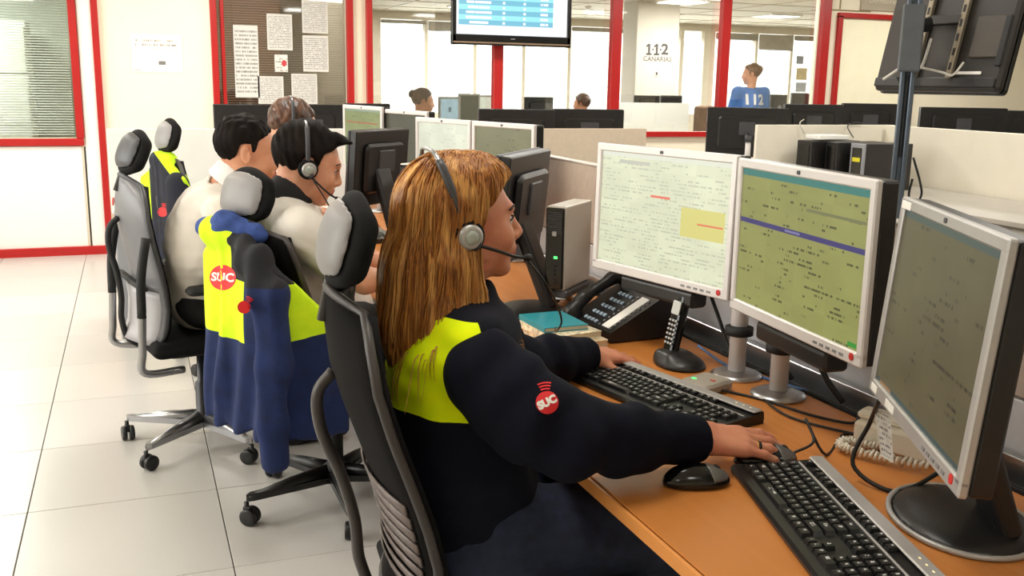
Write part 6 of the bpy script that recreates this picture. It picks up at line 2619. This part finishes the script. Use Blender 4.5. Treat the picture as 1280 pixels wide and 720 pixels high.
def bun_hair(ob, o, R, sc):
    short_hair(ob, R, o, sc, ob.location, hair_mat('brown bun hair', srgb(70, 52, 44), srgb(98, 76, 64), srgb(120, 96, 82)), LINE_M, .018, 71, 0)
    c = R @ np.array((-.115, 0, .055)) + o
    s = SDF(c - .08, c + .08, .006)
    s.ell(c, (.042, .045, .042), .01)
    w_ = wob(90, .004, 72)
    s.warp(w_)
    sdf_obj(s, 'hair_bun', hair_mat('brown bun', srgb(70, 52, 44), srgb(98, 76, 64), srgb(120, 96, 82)), ob, ob.location, relax=1)


o1 = atY(529, 127, 9.75)
far_person('person with a brown hair bun and dark top at the far room desk', (o1.x, o1.y, 0), Rot(math.radians(-8), .15), tuple(o1), 1.0, bun_hair, M('dark grey knit', srgb(86, 82, 86), .9, var=.1), True, fem=True)
make_chair('office_chair', (o1.x + .02, o1.y, 0), math.radians(-8), 'office chair in the far room under the woman with a bun', 'mesh', head=False)


def cap_hair(ob, o, R, sc):
    short_hair(ob, R, o, sc, ob.location, hair_mat('brown short hair', srgb(70, 48, 36), srgb(96, 70, 54), srgb(110, 84, 66)), LINE_M, .022, 74, 0)


o2 = atY(727, 130, 12.1)
far_person('person with short brown hair seated low in the far room by the mullion', (o2.x, o2.y, 0), Rot(math.radians(140), .1), tuple(o2), 1.0, cap_hair, M('taupe shirt', srgb(120, 104, 92), .9, var=.1), True)
make_chair('office_chair', (o2.x - .02, o2.y, 0), math.radians(140), 'office chair in the far room under the man with short brown hair', 'mesh', head=False)


def tied_hair(ob, o, R, sc):
    short_hair(ob, R, o, sc, ob.location, hair_mat('light brown hair', srgb(84, 56, 38), srgb(116, 82, 56), srgb(140, 104, 74)), LINE_M, .018, 77, 0)
    c = R @ np.array((-.105, 0, .06)) + o
    s = SDF(c - .08, c + .08, .006)
    s.ell(c, (.04, .045, .04), .01)
    s.ell(c - np.array((0, 0, .035)), (.03, .035, .035), .02)
    sdf_obj(s, 'hair_knot', hair_mat('light brown knot', srgb(84, 56, 38), srgb(116, 82, 56), srgb(140, 104, 74)), ob, ob.location, relax=1)


o3 = atY(939, 93, 10.6)
R3 = Rot(math.radians(150), .1)
RB = Rot(math.radians(75), 0)
ob3, sh3 = far_person('person in a blue shirt marked 112 standing in the far room', (o3.x, o3.y, 0), R3, tuple(o3), 1.0, tied_hair, M('blue cotton shirt', srgb(72, 118, 190), .85, var=.06), False, body_R=RB, fem=True)
tm_ = text_mesh('112', .17, bold=.006)
me = sh3.data
bv = BVHTree.FromPolygons([tuple(v.co) for v in me.vertices], [tuple(p_.vertices) for p_ in me.polygons])
bk = Vector((RB @ np.array((1, 0, 0)))[:])
bk.z = 0
bk.normalize()
rx_ = Vector((-bk.y, bk.x, 0)) * -1
c0 = Vector(o3) - Vector((o3.x, o3.y, 0)) + Vector((0, 0, -.31))
pts = []
for v in tm_.vertices:
    q = c0 + rx_ * v.co.x + Vector((0, 0, v.co.y))
    hit = bv.ray_cast(q - bk * .6, bk, 1.5)
    pts.append((hit[0] if hit[0] else q) - bk * .014)
mbx = MB()
mbx._add(pts, [tuple(p_.vertices) for p_ in tm_.polygons])
mbx.build('back_print', M('white print', srgb(238, 238, 240), .7, var=.02), sh3)
